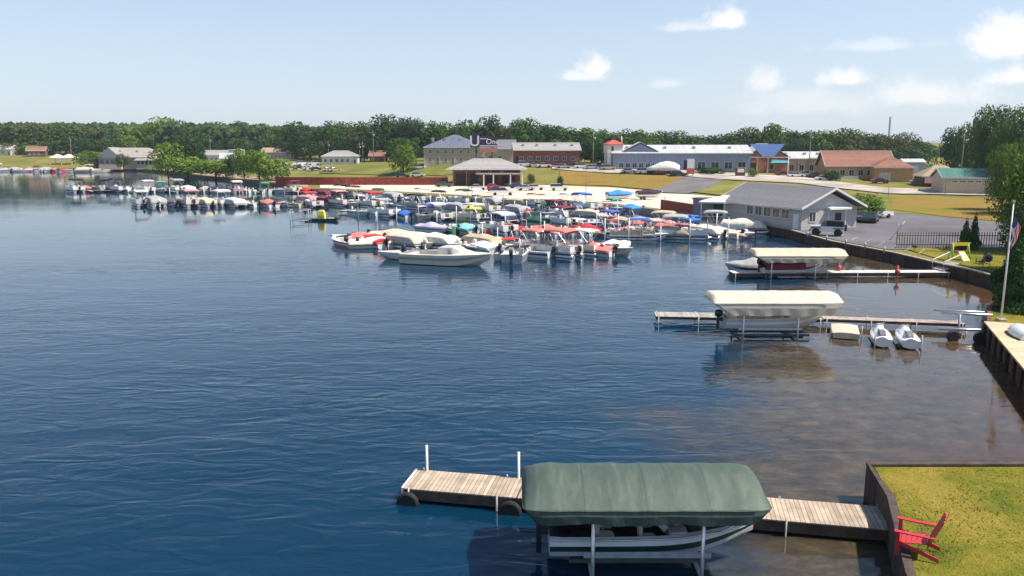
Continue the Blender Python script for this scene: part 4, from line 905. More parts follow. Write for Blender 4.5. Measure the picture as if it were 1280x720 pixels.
# pavilion
lx, ly, lz = on(608, 233); pv = house('pavilion', 'lakeside pavilion with pale grey hip roof, white columns and red brick base', (lx, ly+7, 1.2), 0, 18.5, 11, 4.3, 'hip', 3.0, mat('brick_dark', (.20, .085, .06), .9, var=.3, scale=2), M_ROOFL,
     [('f', -2.2, 3.0, .9, .8), ('f', 1.0, 3.0, .9, .8), ('f', 4.2, 3.0, .9, .8)], over=1.9, cat='pavilion', doors=[('f', -6.8, 3.4, 3.3, D_D), ('f', -3.4, 2.4, 3.3, D_D), ('f', 1.2, 3.6, 2.6, D_D), ('f', 6.2, 3.6, 2.6, D_D)])  # dark door panels stand in for the shade inside the open bays
MB().box(-2.8, 10.2, -10.4, -5.51, 3.1, 3.45).build('porch_roof', W_STONE, pv)
posts(pv, (-9.0, -5.4), -7.3, -1, 4.4, W_BROWN); posts(pv, (-.6, 2.0, 6.6, 9.8), -10.0, -1, 3.097, M_WHITE, .18)
# building with the sign
lx, ly, lz = on(567, 205.5); ms = house('hotel', 'beige two-storey building with slate blue hip roof left of the big sign', (lx, ly+9, lz), rad(3), 19.5, 18, 5.4, 'hip', 4.2, W_BEIGE, M_ROOFBL,
     [('f', -8+i*2.5, z, 1.1, 1.3) for i in range(7) for z in (.9, 3.4)], over=.5, cat='building', doors=[('f', 8.6, 1.4, 2.3, D_D)])
for x in (-9.9, -5.1, -.2, 4.6): MB().box(x-.16, x+.16, -9.2, -9.01, -1, 5.35).build('pilaster', W_TAN, ms)
lx, ly, lz = on(683, 205); house('brick_hall', 'long low red brick hall with grey roof right of the big sign', (lx, ly+7, lz), rad(2), 22.5, 14, 4.6, 'gable', 2.6, W_BRICK, M_ROOFL,
     [('f', -9+i*3, 1.2, 1.6, 1.4) for i in range(7)], over=.6, cat='building', doors=[('f', -10.2, 1.4, 2.4, D_D)])
lx, ly, lz = on(618, 203); house('link_wing', 'grey roofed middle wing between the beige building and the brick hall', (lx+.8, ly+8, lz), 0, 13.5, 12, 4.8, 'gable', 3.4, W_TAN, M_ROOFG, [('f', -2.4, 1, 1.3, 1.5), ('f', 1.2, 1, 1.3, 1.5)], cat='building')
# billboard sign
gx = AT(605, 176, 244); t = thing('billboard', 'navy billboard with white lettering standing in front of the beige building', 'billboard', (gx.x, 244, T(gx.x, 244)), 0)
zt = AT(605, 166, 244).z-t.location.z; zb = AT(605, 184, 244).z-t.location.z; navy = mat('sign_navy', (.03, .02, .07), .5)
for x in (-2.4, 2.4): MB().box(x-.14, x+.14, -.14, .14, -1, zb).build('post', M_BLK, t)
MB().box(-4.1, -1.55, -.25, .25, zb-.1, zt).build('letter_panel', navy, t); MB().box(-1.5, 4.0, -.22, .22, zb, zt-1.0).build('main_panel', navy, t)
MB().box(-1.3, 3.9, -.26, -.225, zb+.22, zb+.6).build('stripe', mat('sign_pink', (.72, .58, .66), .6), t); MB().box(-1.2, 1.2, -.26, -.225, zt-1.9, zt-1.6).build('stripe', mat('sign_pink', (.72, .58, .66), .6), t)
MB().box(-1.3, 3.9, -.3, .3, zb-1.5, zb-.15).build('lower_panel', mat('sign_brick', (.55, .22, .18), .7), t)
def text(body, name, par, loc, size, m, bold=.03, align='CENTER', rot=(math.pi/2, 0, 0)):
    cu = bpy.data.curves.new(name, 'FONT'); cu.body = body; cu.size = size; cu.extrude = .02; cu.align_x = align; cu.offset = bold
    o = bpy.data.objects.new(name, cu); COL.objects.link(o)
    dg = bpy.context.evaluated_depsgraph_get(); me = bpy.data.meshes.new_from_object(o.evaluated_get(dg)); bpy.data.objects.remove(o)
    me.materials.clear(); me.materials.append(m); q = bpy.data.objects.new(name, me); COL.objects.link(q); q.parent = par; q.location = loc; q.rotation_euler = rot; return q
text('U', 'lettering', t, (-2.8, -.28, zb+.35), 4.4, M_WHITE, .05); text('One', 'lettering', t, (2.5, -.26, zb+.95), 2.1, M_WHITE, .03)
# white tower with the red roof, long blue metal building
lx, ly, lz = on(766, 211); t = thing('tower', 'white entrance tower with small red hipped roof before the long blue building', 'tower', (lx, ly, lz), rad(8))
zt = AT(766, 181, ly).z-lz
for sx in (-1, 1):
    for sy in (-1, 1): MB().box(sx*1.7-.45, sx*1.7+.45, sy*1.7-.45, sy*1.7+.45, -1, zt-2.4).build('column', M_WHITE, t)
MB().box(-2.4, 2.4, -2.4, 2.4, zt-2.397, zt).build('upper_room', W_WHITE, t); MB().loft([[(-2.7*k, -2.7*k, z), (2.7*k, -2.7*k, z), (2.7*k, 2.7*k, z), (-2.7*k, 2.7*k, z)] for z, k in ((zt+.003, 1), (zt+.2, 1), (zt+1.5, .1))]).build('roof', mat('red_roof', (.55, .08, .06), .7), t)
MB().box(-1.2, -.5, -2.46, -2.403, zt-1.8, zt-.5).build('window', M_GLASS, t); MB().tube([(2.6, 0, zt), (2.6, 0, zt+2.6)], .22, 6, r2=.12).build('vent_pipe', M_WHITE, t)
lx, ly, lz = on(862, 214); house('boat_showroom', 'long blue-grey metal building with pale roof spanning behind the shrink-wrapped boat', (lx-1.8, ly+9, lz), rad(-4), 41, 16, 5.2, 'gable', 2.4, W_BLUE, M_ROOFW,
     [('f', -18+i*2, .9, 1.5, 1.5) for i in range(8)]+[('f', 6+i*4, .6, 2.4, 2.2) for i in range(4)], cat='building', over=.5, doors=[('f', 2.2, 3, 3.2, D_D)])
lx, ly, lz = on(800, 211); house('showroom_wing', 'slate blue gabled front wing of the boat showroom beside the white tower', (lx-.5, ly-.5, lz), rad(-4), 14, 8, 4.2, 'gable', 3.8, W_BLUE, M_ROOFW, [('f', -5+i*2, .8, 1.3, 1.4) for i in range(6)], cat='building', ridge='y')
# red brick shop with the blue peak
lx, ly, lz = on(958, 216); ws = 268; t = house('brick_shop', 'orange brick shop with a bright blue peaked front', (lx, ly+6, lz), 0, 13.5, 11, 4.6, 'gable', 4.0, mat('brick_orange', (.48, .19, .12), .9, var=.2), M_ROOFW,
     [('f', 1.0, .9, 2.6, 1.8)], cat='shop', ridge='y', doors=[('f', -4.2, 2.6, 3.0, D_D)])
MB().loft([[(-5.6, y, 8.6), (5.0, y, 8.6), (1.9, y, 4.9), (-1.6, y, 4.9)] for y in (-6.7, -6.45)]).build('blue_peak', mat('peak_blue', (.24, .40, .86), .6), t)
MB().loft([[(.8, y, 3.0), (6.8, y, 3.0), (6.2, y+.9, 3.9), (1.4, y+.9, 3.9)] for y in (-6.6, -6.4)]).build('teal_awning', mat('awning_teal', (.04, .30, .38), .7), t)
for x in (-6.5, -3, .2): MB().box(x-.25, x+.25, -6.4, -5.9, -1, 4.6).build('column', W_TAN, t)
lx, ly, lz = on(1000, 217); t = house('arcade_building', 'low tan building with columns under a pale flat roof beside the brick shop', (lx, ly+8, lz), rad(-3), 20, 14, 4.4, 'gable', 2.0, W_TAN, M_ROOFW, [('f', -8+i*3, .8, 1.5, 1.9) for i in range(6)], cat='building')
posts(t, [-9+i*3 for i in range(7)], -7.4, -1, 4.3, W_STONE, .3)
MB().box(3, 9.6, -8.2, -7.01, 4.45, 4.8).build('white_parapet', M_WHITE, t)
# brown roofed house and its orange neighbour
lx, ly, lz = on(1078, 224); t = house('house', 'house with wide brown shingled roof and white framed windows', (lx, ly+6, lz), rad(-8), 17.5, 12, 3.4, 'gable', 4.2, W_ORANGE, M_ROOFB, [('f', -7+i*2.4, .9, 1.4, 1.7) for i in range(6)], over=.7)
MB().box(-7.5, -.5, -6.9, -6.01, 0, .8).build('planter_wall', M_WHITE, t)
lx, ly, lz = on(1120, 227); house('house', 'small orange house with brown hip roof and pale garage door', (lx, ly+4, lz), rad(-12), 9.5, 9, 3.6, 'hip', 3.0, W_ORANGE, M_ROOFB, [('r', -1, 1, 1.4, 1.3)], over=.4, doors=[('f', -2.2, 2.8, 2.4, D_G)])
lx, ly, lz = on(1130, 206); house('warehouse', 'very long low white warehouse behind the brown roofed houses', (lx-2, ly+34, lz), rad(-2), 48, 14, 6.6, 'gable', 1.2, W_WHITE, M_ROOFW, [('f', -20+i*6, 1, 2, 1.2) for i in range(7)], cat='warehouse')
lx, ly, lz = on(1147, 217); house('garage', 'small pale blue metal garage between the orange house and the tan roof', (lx, ly+5, lz), rad(-5), 6.5, 6, 3.6, 'gable', 1.0, siding('sky', (.30, .40, .60)), M_ROOFW, cat='garage', doors=[('f', 0, 3, 2.6, D_G)])
lx, ly, lz = on(1183, 234); t = house('house', 'tan hip-roofed shelter with maroon lower wall beside the teal roof', (lx, ly+4, lz), rad(-10), 9.5, 7, 2.4, 'hip', 2.9, W_BROWN, M_ROOFTAN, [('f', 1.5, .8, 2.6, 1.1)], over=.5)
MB().loft([[(-4.9, -5.3, 1.0), (-.6, -5.3, 1.0), (-.8, -4.1, 2.3), (-4.5, -4.1, 2.3)], [(-4.9, -5.2, .85), (-.6, -5.2, .85), (-.8, -4.0, 2.15), (-4.5, -4.0, 2.15)]]).build('porch_roof', mat('maroon_roof', (.20, .06, .07), .8), t)
lx, ly, lz = on(1246, 244); house('pole_barn', 'long low beige building with teal green metal roof', (lx-.5, ly+6, lz), rad(-14), 17.5, 10, 3.6, 'gable', 1.9, W_TAN, M_ROOFT, [('f', -6.5+i*1.6, 2.6, 1.2, .5) for i in range(8)], cat='building')
# left shore houses
lx, ly, lz = on(165, 206); t = house('house', 'large rambling lake house with pale grey-brown roofs on the far left shore', (lx, ly+2, lz), rad(6), 31, 16, 3.6, 'hip', 4.6, W_TAN, mat('shingles_weathered', (.36, .31, .28), .9, var=.15, scale=1), [('f', -11+i*3.1, 1.0, 1.7, 1.8) for i in range(8)], over=1.0)
o = MB(); o.loft([[(-12.5, y, 3.2), (-7, y, 8.4), (-1.5, y, 3.2)] for y in (-12, 2)]); o.build('front_gable', M_ROOFL, t); MB().box(5, 15, -12, -8.02, -2, 2.3).build('porch', W_TAN, t); MB().loft([[(x, -12.6, 2.3), (x, -8.03, 3.5), (x, -8.03, 3.3), (x, -12.6, 2.1)] for x in (4.4, 15.6)]).build('porch_roof', M_ROOFL, t)
MB().box(-12, -2, -11.5, -8.02, -2, 3.19).build('front_room', W_TAN, t)
for i in range(4): MB().box(-11+i*2.3, -9.6+i*2.3, -11.56, -11.503, .8, 2.4).build('window', M_GLASS, t)
for i in range(5): MB().box(5.6+i*1.9, 6.8+i*1.9, -12.06, -12.003, .4, 1.9).build('window', M_GLASS, t)
for px, py, sc, lab in ((73, 205, 1, 'white peaked boathouse tent left of its twin on the far shore'), (87, 205, 1, 'white peaked boathouse tent right of its twin on the far shore')):
    lx, ly, lz = on(px, py); t = thing('boathouse', lab, 'boathouse', (lx, ly, lz), 0)
    MB().loft([[(-2.9*k, -2.9*k, z), (2.9*k, -2.9*k, z), (2.9*k, 2.9*k, z), (-2.9*k, 2.9*k, z)] for z, k in ((2.9, 1), (3.2, 1), (4.9, .1))]).build('roof', M_WHITE, t)
    for sx in (-1, 1):
        for sy in (-1, 1): MB().box(sx*2.6-.12, sx*2.6+.12, sy*2.6-.12, sy*2.6+.12, -1, 2.897).build('post', M_WHITE, t)
lh = [(5, 192, 8, 3.2, 'gable', W_WHITE, M_ROOFW, 'white cottage at the far left edge of the lake', 0), (42, 194, 9, 3.2, 'gable', W_BROWN, M_ROOFB, 'small brown cottage among trees on the far left shore', 20),
      (262, 201, 15, 3.6, 'gable', W_WHITE, M_ROOFL, 'white cottage with grey roof behind the lime bushes', 10), (293, 196, 6.5, 4.6, 'flat', W_WHITE, M_WHITE, 'boxy white two-storey cottage above the lime trees', 0),
      (283, 204, 7, 2.8, 'gable', siding('paleblue', (.40, .48, .60)), M_ROOFW, 'pale blue cottage between the white cottages', 15), (348, 197, 18, 3.4, 'gable', W_BEIGE, M_ROOFTAN, 'long tan bungalow behind the parked trailers', -6),
      (424, 204, 14, 3.2, 'hip', W_WHITE, M_ROOFL, 'white house with pale grey hip roof by the green lawn', 4), (471, 201, 6, 2.6, 'gable', W_BRICK, M_ROOFB, 'small brick garage beside the utility poles', 0), (528, 196, 7, 3, 'gable', W_WHITE, M_ROOFW, 'white shed just left of the beige building', 0)]
for px, py, ww, hh, rf, wl, rm_, lab, r in lh:
    lx, ly, lz = on(px, py+2); house('cottage', lab, (lx, ly+4, lz), rad(r), ww, 8, hh, rf, 2.4 if rf != 'flat' else .3, wl, rm_, [('f', -ww/2+1.4+i*2.2, 1, 1.1, 1.3) for i in range(int((ww-2)/2.2))], doors=[('f', ww/2-1, .9, 2, D_B)])

# ============================================================ trees
def crown_mesh(seed, n=1700, leaf=.085, lobes=13, shape='round', sq=1.0):
    """unit crown (about 1 wide, 1 tall): leaf clusters around many uneven lobes with gaps"""
    r = random.Random(seed); L = []
    if shape == 'cone':
        for i in range(12): h = i/11; a = r.uniform(0, 6.28); q = .16*(1-h); L.append((q*math.cos(a), q*math.sin(a), .03+.93*h, .34*(1-h)**.8+.03, .09))
    else:
        for i in range(lobes):
            a = i*2.4+r.uniform(-.5, .5); h = (i+.5)/lobes; rr = (.31 if shape == 'round' else .34)*math.sqrt(max(.04, 1-(1.7*h-.8)**2))*r.uniform(.6, 1.12); s = r.uniform(.15, .24)*(1.05-.15*h)
            L.append((rr*math.cos(a), rr*math.sin(a), .18+.62*h*sq, s, s*r.uniform(.7, .95)))
        L.append((0, 0, .45, .27, .3))
    m = MB(); tot = sum(l[3]**2 for l in L)
    for cx, cy, cz, s, sz in L:
        k = int(n*s*s/tot)+2
        for _ in range(k):
            th = r.uniform(0, 6.283); ph = math.acos(r.uniform(-.75, 1)); q = r.uniform(.72, 1.12)
            d = Vector((math.sin(ph)*math.cos(th), math.sin(ph)*math.sin(th), math.cos(ph))); c = Vector((cx+d.x*s*q, cy+d.y*s*q, cz+d.z*sz*q))
            nn = (d+Vector((r.uniform(-1, 1), r.uniform(-1, 1), r.uniform(-.6, 1)))*.75).normalized(); a = nn.cross(Vector((r.uniform(-1, 1), r.uniform(-1, 1), r.uniform(-1, 1)))).normalized(); b = nn.cross(a); w = leaf*r.uniform(.5, 1.25)
            m.add([c-a*w*.5, c+b*w*.35-a*w*.1, c+a*w*.5, c-b*w*.35+a*w*.12], [(0, 1, 2, 3)], 0)
    return m.mesh('crown', M_BARK)
def leafmat(name, dark, light, sc=.16):
    m = bpy.data.materials.new(name); m.use_nodes = True; nt = m.node_tree; N = nt.nodes; L = nt.links; b = N['Principled BSDF']; b.inputs['Roughness'].default_value = .75; b.inputs['Specular IOR Level'].default_value = .2
    g = N.new('ShaderNodeNewGeometry'); n = N.new('ShaderNodeTexNoise'); n.inputs['Scale'].default_value = sc; n.inputs['Detail'].default_value = 5; L.new(g.outputs['Position'], n.inputs['Vector'])
    ad = N.new('ShaderNodeMath'); ad.operation = 'MULTIPLY_ADD'; L.new(g.outputs['Random Per Island'], ad.inputs[0]); ad.inputs[1].default_value = .45; L.new(n.outputs[0], ad.inputs[2])
    mr = N.new('ShaderNodeMapRange'); mr.inputs['From Min'].default_value = .45; mr.inputs['From Max'].default_value = .98; L.new(ad.outputs[0], mr.inputs['Value'])
    mx = N.new('ShaderNodeMixRGB'); L.new(mr.outputs[0], mx.inputs[0]); mx.inputs[1].default_value = (*dark, 1); mx.inputs[2].default_value = (*light, 1); L.new(mx.outputs[0], b.inputs['Base Color'])
    tr = N.new('ShaderNodeBsdfTranslucent'); L.new(mx.outputs[0], tr.inputs[0]); ms = N.new('ShaderNodeMixShader'); ms.inputs[0].default_value = .22; L.new(b.outputs[0], ms.inputs[1]); L.new(tr.outputs[0], ms.inputs[2]); L.new(ms.outputs[0], N['Material Output'].inputs['Surface'])
    return m
LM = {'dark': leafmat('leaves_dark', (.014, .042, .014), (.05, .105, .022)), 'mid': leafmat('leaves_mid', (.026, .075, .014), (.095, .17, .026)), 'light': leafmat('leaves_light', (.06, .12, .015), (.18, .26, .03)),
      'lime': leafmat('leaves_lime', (.075, .145, .012), (.20, .29, .03)), 'ever': leafmat('leaves_evergreen', (.014, .05, .012), (.05, .12, .02), 1.2), 'olive': leafmat('leaves_olive', (.05, .075, .02), (.13, .15, .04))}
CM = {}
def crown_obj(var, lm, par):
    k = (var, lm)
    if k not in CM:
        src = {0: (11, 2300, .062, 15, 'round', 1), 1: (12, 2300, .062, 19, 'round', 1), 2: (13, 2100, .066, 12, 'wide', .9), 3: (14, 2300, .06, 22, 'round', 1.05), 4: (15, 2600, .05, 12, 'cone', 1), 5: (16, 9000, .032, 26, 'round', 1), 6: (17, 6000, .026, 12, 'cone', 1), 7: (18, 2000, .07, 9, 'wide', .8), 8: (21, 12000, .036, 34, 'wide', 1), 9: (31, 7000, .05, 12, 'cone', 1)}[var]
        me = crown_mesh(*src[:4], shape=src[4], sq=src[5]); me.materials.clear(); me.materials.append(LM[lm]); CM[k] = me
    return link('crown', CM[k], par)
def trunk_mb(lean):
    m = MB(); m.tube([(0, 0, -.15), (.01, 0, .15), (lean*.5, .01, .4), (lean, 0, .72)], .028, 7, r2=.008)
    for a in (.4, 2.1, 3.9, 5.3): m.tube([(lean*.3, 0, .28+a*.02), (lean*.4+.14*math.cos(a), .14*math.sin(a), .45+a*.02), (lean*.5+.27*math.cos(a), .27*math.sin(a), .62)], .012, 5, r2=.004)
    return m
NT = 0
def tree(label, x, y, z, h, w, var, lm, name='tree', cat='tree', group=None, base=.0):
    global NT; NT += 1
    t = thing(name, label, cat, (x, y, z), NT*2.39996, group)
    c = crown_obj(var, lm, t); c.scale = (w, w, h*(1-base)); c.location = (0, 0, h*base)
    o = cached(('trunk', NT % 3), lambda: trunk_mb((.03, -.04, .0)[NT % 3]), 'trunk', M_BARK, t); o.scale = (w*.9 if w > 3 else w, w*.9 if w > 3 else w, h)
    return t
def zone(px):
    for lim, s in ((118, 'above the far left shore'), (235, 'behind the lake house'), (400, 'behind the shore cottages'), (522, 'behind the green lawn'), (630, 'behind the beige hip-roofed building'), (750, 'behind the brick hall'),
                   (935, 'behind the long blue-grey building'), (1040, 'behind the brick shop'), (1165, 'behind the brown roofed house'), (1400, 'above the teal roof')):
        if px < lim: return s
line = [(-60, 152), (-30, 150), (2, 151), (22, 155), (42, 154), (60, 156), (80, 151), (100, 155), (120, 157), (140, 156), (163, 151), (184, 150), (204, 145), (222, 148), (240, 153), (258, 155), (274, 151), (292, 150), (308, 150), (326, 154), (345, 152), (369, 149), (385, 156), (402, 155), (417, 148),
        (432, 152), (449, 151), (466, 147), (481, 141), (497, 147), (512, 146), (530, 151), (547, 149), (566, 151), (583, 147), (598, 156), (613, 141), (627, 150), (643, 149), (659, 147), (674, 150), (690, 156), (706, 159), (723, 156), (740, 154), (757, 159), (776, 165), (791, 156), (808, 164), (828, 164),
        (849, 163), (868, 168), (887, 170), (903, 167), (922, 164), (941, 158), (960, 153), (977, 157), (995, 158), (1010, 158), (1026, 163), (1041, 165), (1059, 160), (1077, 165), (1096, 167), (1114, 168), (1131, 166), (1146, 171)]
LTAB = [(-100, 500), (230, 490), (330, 480), (400, 420), (440, 385), (520, 350), (600, 336), (700, 326), (760, 318), (900, 320), (1160, 320)]
cnt = {}; rng = random.Random(5); KN = {'dark': 'dark green', 'mid': 'mid green', 'light': 'light green', 'lime': 'lime green', 'ever': 'evergreen', 'olive': 'olive green'}
SHN = {0: 'round-topped', 1: 'broad', 2: 'spreading', 3: 'tall uneven', 4: 'conical', 7: 'low'}
for i, (px, py) in enumerate(line):
    Y = lerp_tab(LTAB, px)[0]+rng.uniform(-8, 8)
    p = AT(px, py, Y); z0 = T(p.x, Y); h = p.z-z0+1.0; zn = zone(px); cnt[zn] = cnt.get(zn, 0)+1
    lm = rng.choice(['dark', 'dark', 'mid', 'mid', 'olive'] if px > 240 else ['mid', 'olive', 'light', 'dark']); var = rng.choice([0, 1, 2, 3])
    if px in (204, 184, 163): lm = 'light'
    if px in (481, 497, 613): lm = 'dark'
    wpx = 50 if px not in (481,) else 62
    tree(f'{SHN[var]} {KN[lm]} tree {zn}, {ORD[cnt[zn]]} from left along the skyline', p.x, Y, z0, h, wpx*Y/F*rng.uniform(.9, 1.15), var, lm, base=.0)
# lower trees standing in front of the skyline ones
front = [(-20, 172, 452, 'mid', 2), (15, 176, 445, 'olive', 2), (40, 178, 440, 'light', 7), (65, 174, 448, 'mid', 1), (95, 178, 430, 'dark', 2), (112, 172, 440, 'ever', 0), (135, 170, 430, 'mid', 1), (158, 168, 425, 'light', 3), (190, 166, 410, 'mid', 1), (228, 168, 330, 'dark', 3), (243, 170, 325, 'dark', 0), (262, 172, 385, 'dark', 2),
         (300, 168, 390, 'mid', 2), (318, 176, 380, 'dark', 7), (335, 166, 375, 'mid', 1), (362, 172, 360, 'dark', 7), (388, 170, 350, 'mid', 2), (410, 172, 322, 'mid', 0), (440, 168, 318, 'dark', 1), (455, 175, 312, 'dark', 2), (478, 165, 300, 'dark', 0), (500, 172, 295, 'mid', 3), (515, 168, 300, 'mid', 2), (575, 158, 296, 'dark', 1),
         (640, 164, 292, 'dark', 2), (668, 166, 292, 'dark', 0), (700, 168, 290, 'mid', 7), (725, 174, 285, 'dark', 2), (742, 172, 287, 'dark', 1), (756, 176, 284, 'dark', 0), (815, 172, 305, 'mid', 2), (880, 174, 305, 'mid', 2), (925, 172, 305, 'dark', 7), (975, 170, 308, 'dark', 2), (1000, 172, 300, 'dark', 1),
         (1028, 176, 300, 'dark', 2), (1060, 176, 302, 'mid', 7), (1090, 178, 302, 'dark', 2), (1118, 178, 300, 'dark', 7), (1140, 182, 305, 'dark', 2)]
cnt2 = {}
for px, py, Y, lm, var in front:
    if px < 745 and px not in (228, 243): Y = lerp_tab(LTAB, px)[0]-16
    p = AT(px, py, Y); z0 = T(p.x, Y); zn = zone(px); cnt2[zn] = cnt2.get(zn, 0)+1
    tree(f'{SHN[var]} {KN[lm]} tree {zn}, {ORD[cnt2[zn]]} from left, lower front line', p.x, Y, z0, p.z-z0+.6, 36*Y/F*rng.uniform(.9, 1.2), var, lm)
near = [(207, 170, 304, 'lime', 0, 27, 'round lime green tree on the right shoulder of the lake house'), (106, 187, 385, 'light', 0, 20, 'round light green tree between the white boathouse tents and the lake house'), (119, 186, 388, 'light', 2, 18, 'light green tree touching the left wall of the lake house'),
        (233, 191, 292, 'lime', 2, 36, 'spreading lime green bush tree right above the eroded bank'), (268, 195, 283, 'lime', 7, 38, 'wide low lime green tree over the beach'), (289, 191, 282, 'dark', 0, 15, 'small dark tree between two lime green ones on the beach'),
        (322, 179, 262, 'lime', 3, 24, 'tallest lime yellow tree near the beach end'), (303, 183, 268, 'light', 0, 22, 'light green tree left of the tallest lime yellow one'), (345, 193, 258, 'lime', 2, 30, 'lime green tree at the right end of the beach'),
        (503, 180, 262, 'light', 3, 26, 'bright green tree in front of the dark tall grove by the lawn'), (153, 191, 372, 'olive', 0, 14, 'small olive shrub tree before the gable of the lake house')]
for px, py, Y, lm, var, wp, lab in near:
    p = AT(px, py, Y); z0 = T(p.x, Y); tree(lab, p.x, Y, z0, max(2.5, p.z-z0+.2), wp*Y/F*1.5, 2 if lm == 'lime' else var, lm)
def bush(lab, px, py, pt, wpx, lm, var=0, zz=None, name='bush'):
    g = GT(px, py); p = AT(px, pt, g.y); return tree(lab, g.x, g.y, g.z-.15, p.z-g.z+.2, wpx*g.y/F*1.1, var, lm, name, 'bush', base=0)
bush('bright green bush at the corner of the grey marina store', 1080, 273, 238, 52, 'lime', 1); bush('olive bush beside the bright one at the parking lot edge', 1050, 268, 246, 30, 'lime', 2)
bush('small round dark shrub on the sandy lot edge', 700, 233, 219, 10, 'dark', 0); bush('dark shrub in front of the brown roofed house', 1040, 227, 210, 20, 'ever', 2); bush('green shrub beside the brick shop entrance', 941, 222, 209, 12, 'lime', 0)
bush('yellow green bush between the garage and the tan hip roof', 1161, 226, 204, 16, 'lime', 3); bush('low olive bush by the pavilion right corner', 664, 229, 216, 12, 'olive', 0)
bush('low hedge-like bush below the showroom windows', 888, 217, 207, 40, 'dark', 7)
# right hand trees
for px, py, Y, lm, var, wp, lab, nm in [(1196, 151, 235, 'dark', 1, 44, 'dark tree left of the tall trees above the teal roof', 'tree'), (1220, 146, 215, 'mid', 3, 46, 'mid green tree in the group above the teal roof', 'tree'), (1247, 121, 190, 'mid', 8, 62, 'tallest dark green tree of the group above the teal roof', 'tree'),
        (1290, 122, 180, 'mid', 8, 70, 'large green tree at the right picture edge above the teal roof', 'tree'), (1262, 168, 140, 'light', 5, 56, 'light green tree just in front of the tallest dark one', 'tree'), (1320, 135, 130, 'mid', 5, 100, 'tall green tree farther right than the others', 'tree')]:
    p = AT(px, py, Y); z0 = T(p.x, Y); tree(lab, p.x, Y, z0, p.z-z0, wp*Y/F, var, lm)
p = AT(1312, 160, 84); tree('large bright lime tree behind the flagpole at the right edge', p.x, 84, 1.0, p.z-1, 9.0, 8, 'light')
p = AT(1306, 225, 70); tree('dark leafy tree standing behind the flagpole', p.x, 70, 1.0, p.z-1.0, 6.4, 5, 'dark')
for px, py, Y, w_, lab in ((1282, 262, 58.5, 3.4, 'tall dark arborvitae beside the flagpole'), (1312, 250, 55, 4, 'tall dark arborvitae farther right beside the flagpole'), (1278, 300, 53.5, 3.0, 'shorter dark arborvitae at the yard corner')):
    p = AT(px, py, Y); tree(lab, p.x, Y, 1.0, p.z-1, w_*1.25, 9, 'ever', 'conifer')
for px, pt, pb, lab in ((1205, 271, 313, 'slim conical evergreen, shorter of the twin pair on the small lawn'), (1216, 264, 313, 'slim conical evergreen, taller of the twin pair on the small lawn')):
    g = GT(px, pb); p = AT(px, pt, g.y); tree(lab, g.x, g.y, g.z-.1, p.z-g.z+.1, 1.75, 9, 'ever', 'conifer')
# far off woods as one mass
def woods():
    m = MB(); r = random.Random(3)
    for k in range(30000):
        px = r.uniform(-240, 1500); Y = r.uniform(470, 540) if px > 200 else r.uniform(560, 700); tp = lerp_tab([(-240, 156), (0, 155), (200, 156), (400, 160), (520, 163), (700, 167), (780, 173), (900, 175), (960, 168), (1100, 174), (1150, 183), (1178, 186), (1200, 180), (1500, 170)], px)[0]+3*noise.noise(Vector((px*.06, Y*.02, 0)))+2*noise.noise(Vector((px*.2, 0, 0)))
        p = AT(px, tp, Y); z0 = T(p.x, Y)-1; z = z0+(p.z-z0)*r.random()**.6; w = 2.6
        n_ = Vector((r.uniform(-.7, .7), -1+r.random()*.6, r.uniform(0, 1))).normalized(); a = n_.cross(Vector((0, 0, 1))).normalized(); b = n_.cross(a); c = Vector((p.x, Y, z)); w *= r.uniform(.5, 1)
        m.add([c-a*w, c+b*w*.8, c+a*w, c-b*w*.8], [(0, 1, 2, 3)])
    return m
o = woods().build('woods', leafmat('leaves_woods', (.022, .055, .018), (.075, .125, .03), .03)); tag(o, 'continuous far-off wood closing the skyline behind every building', kind='stuff')

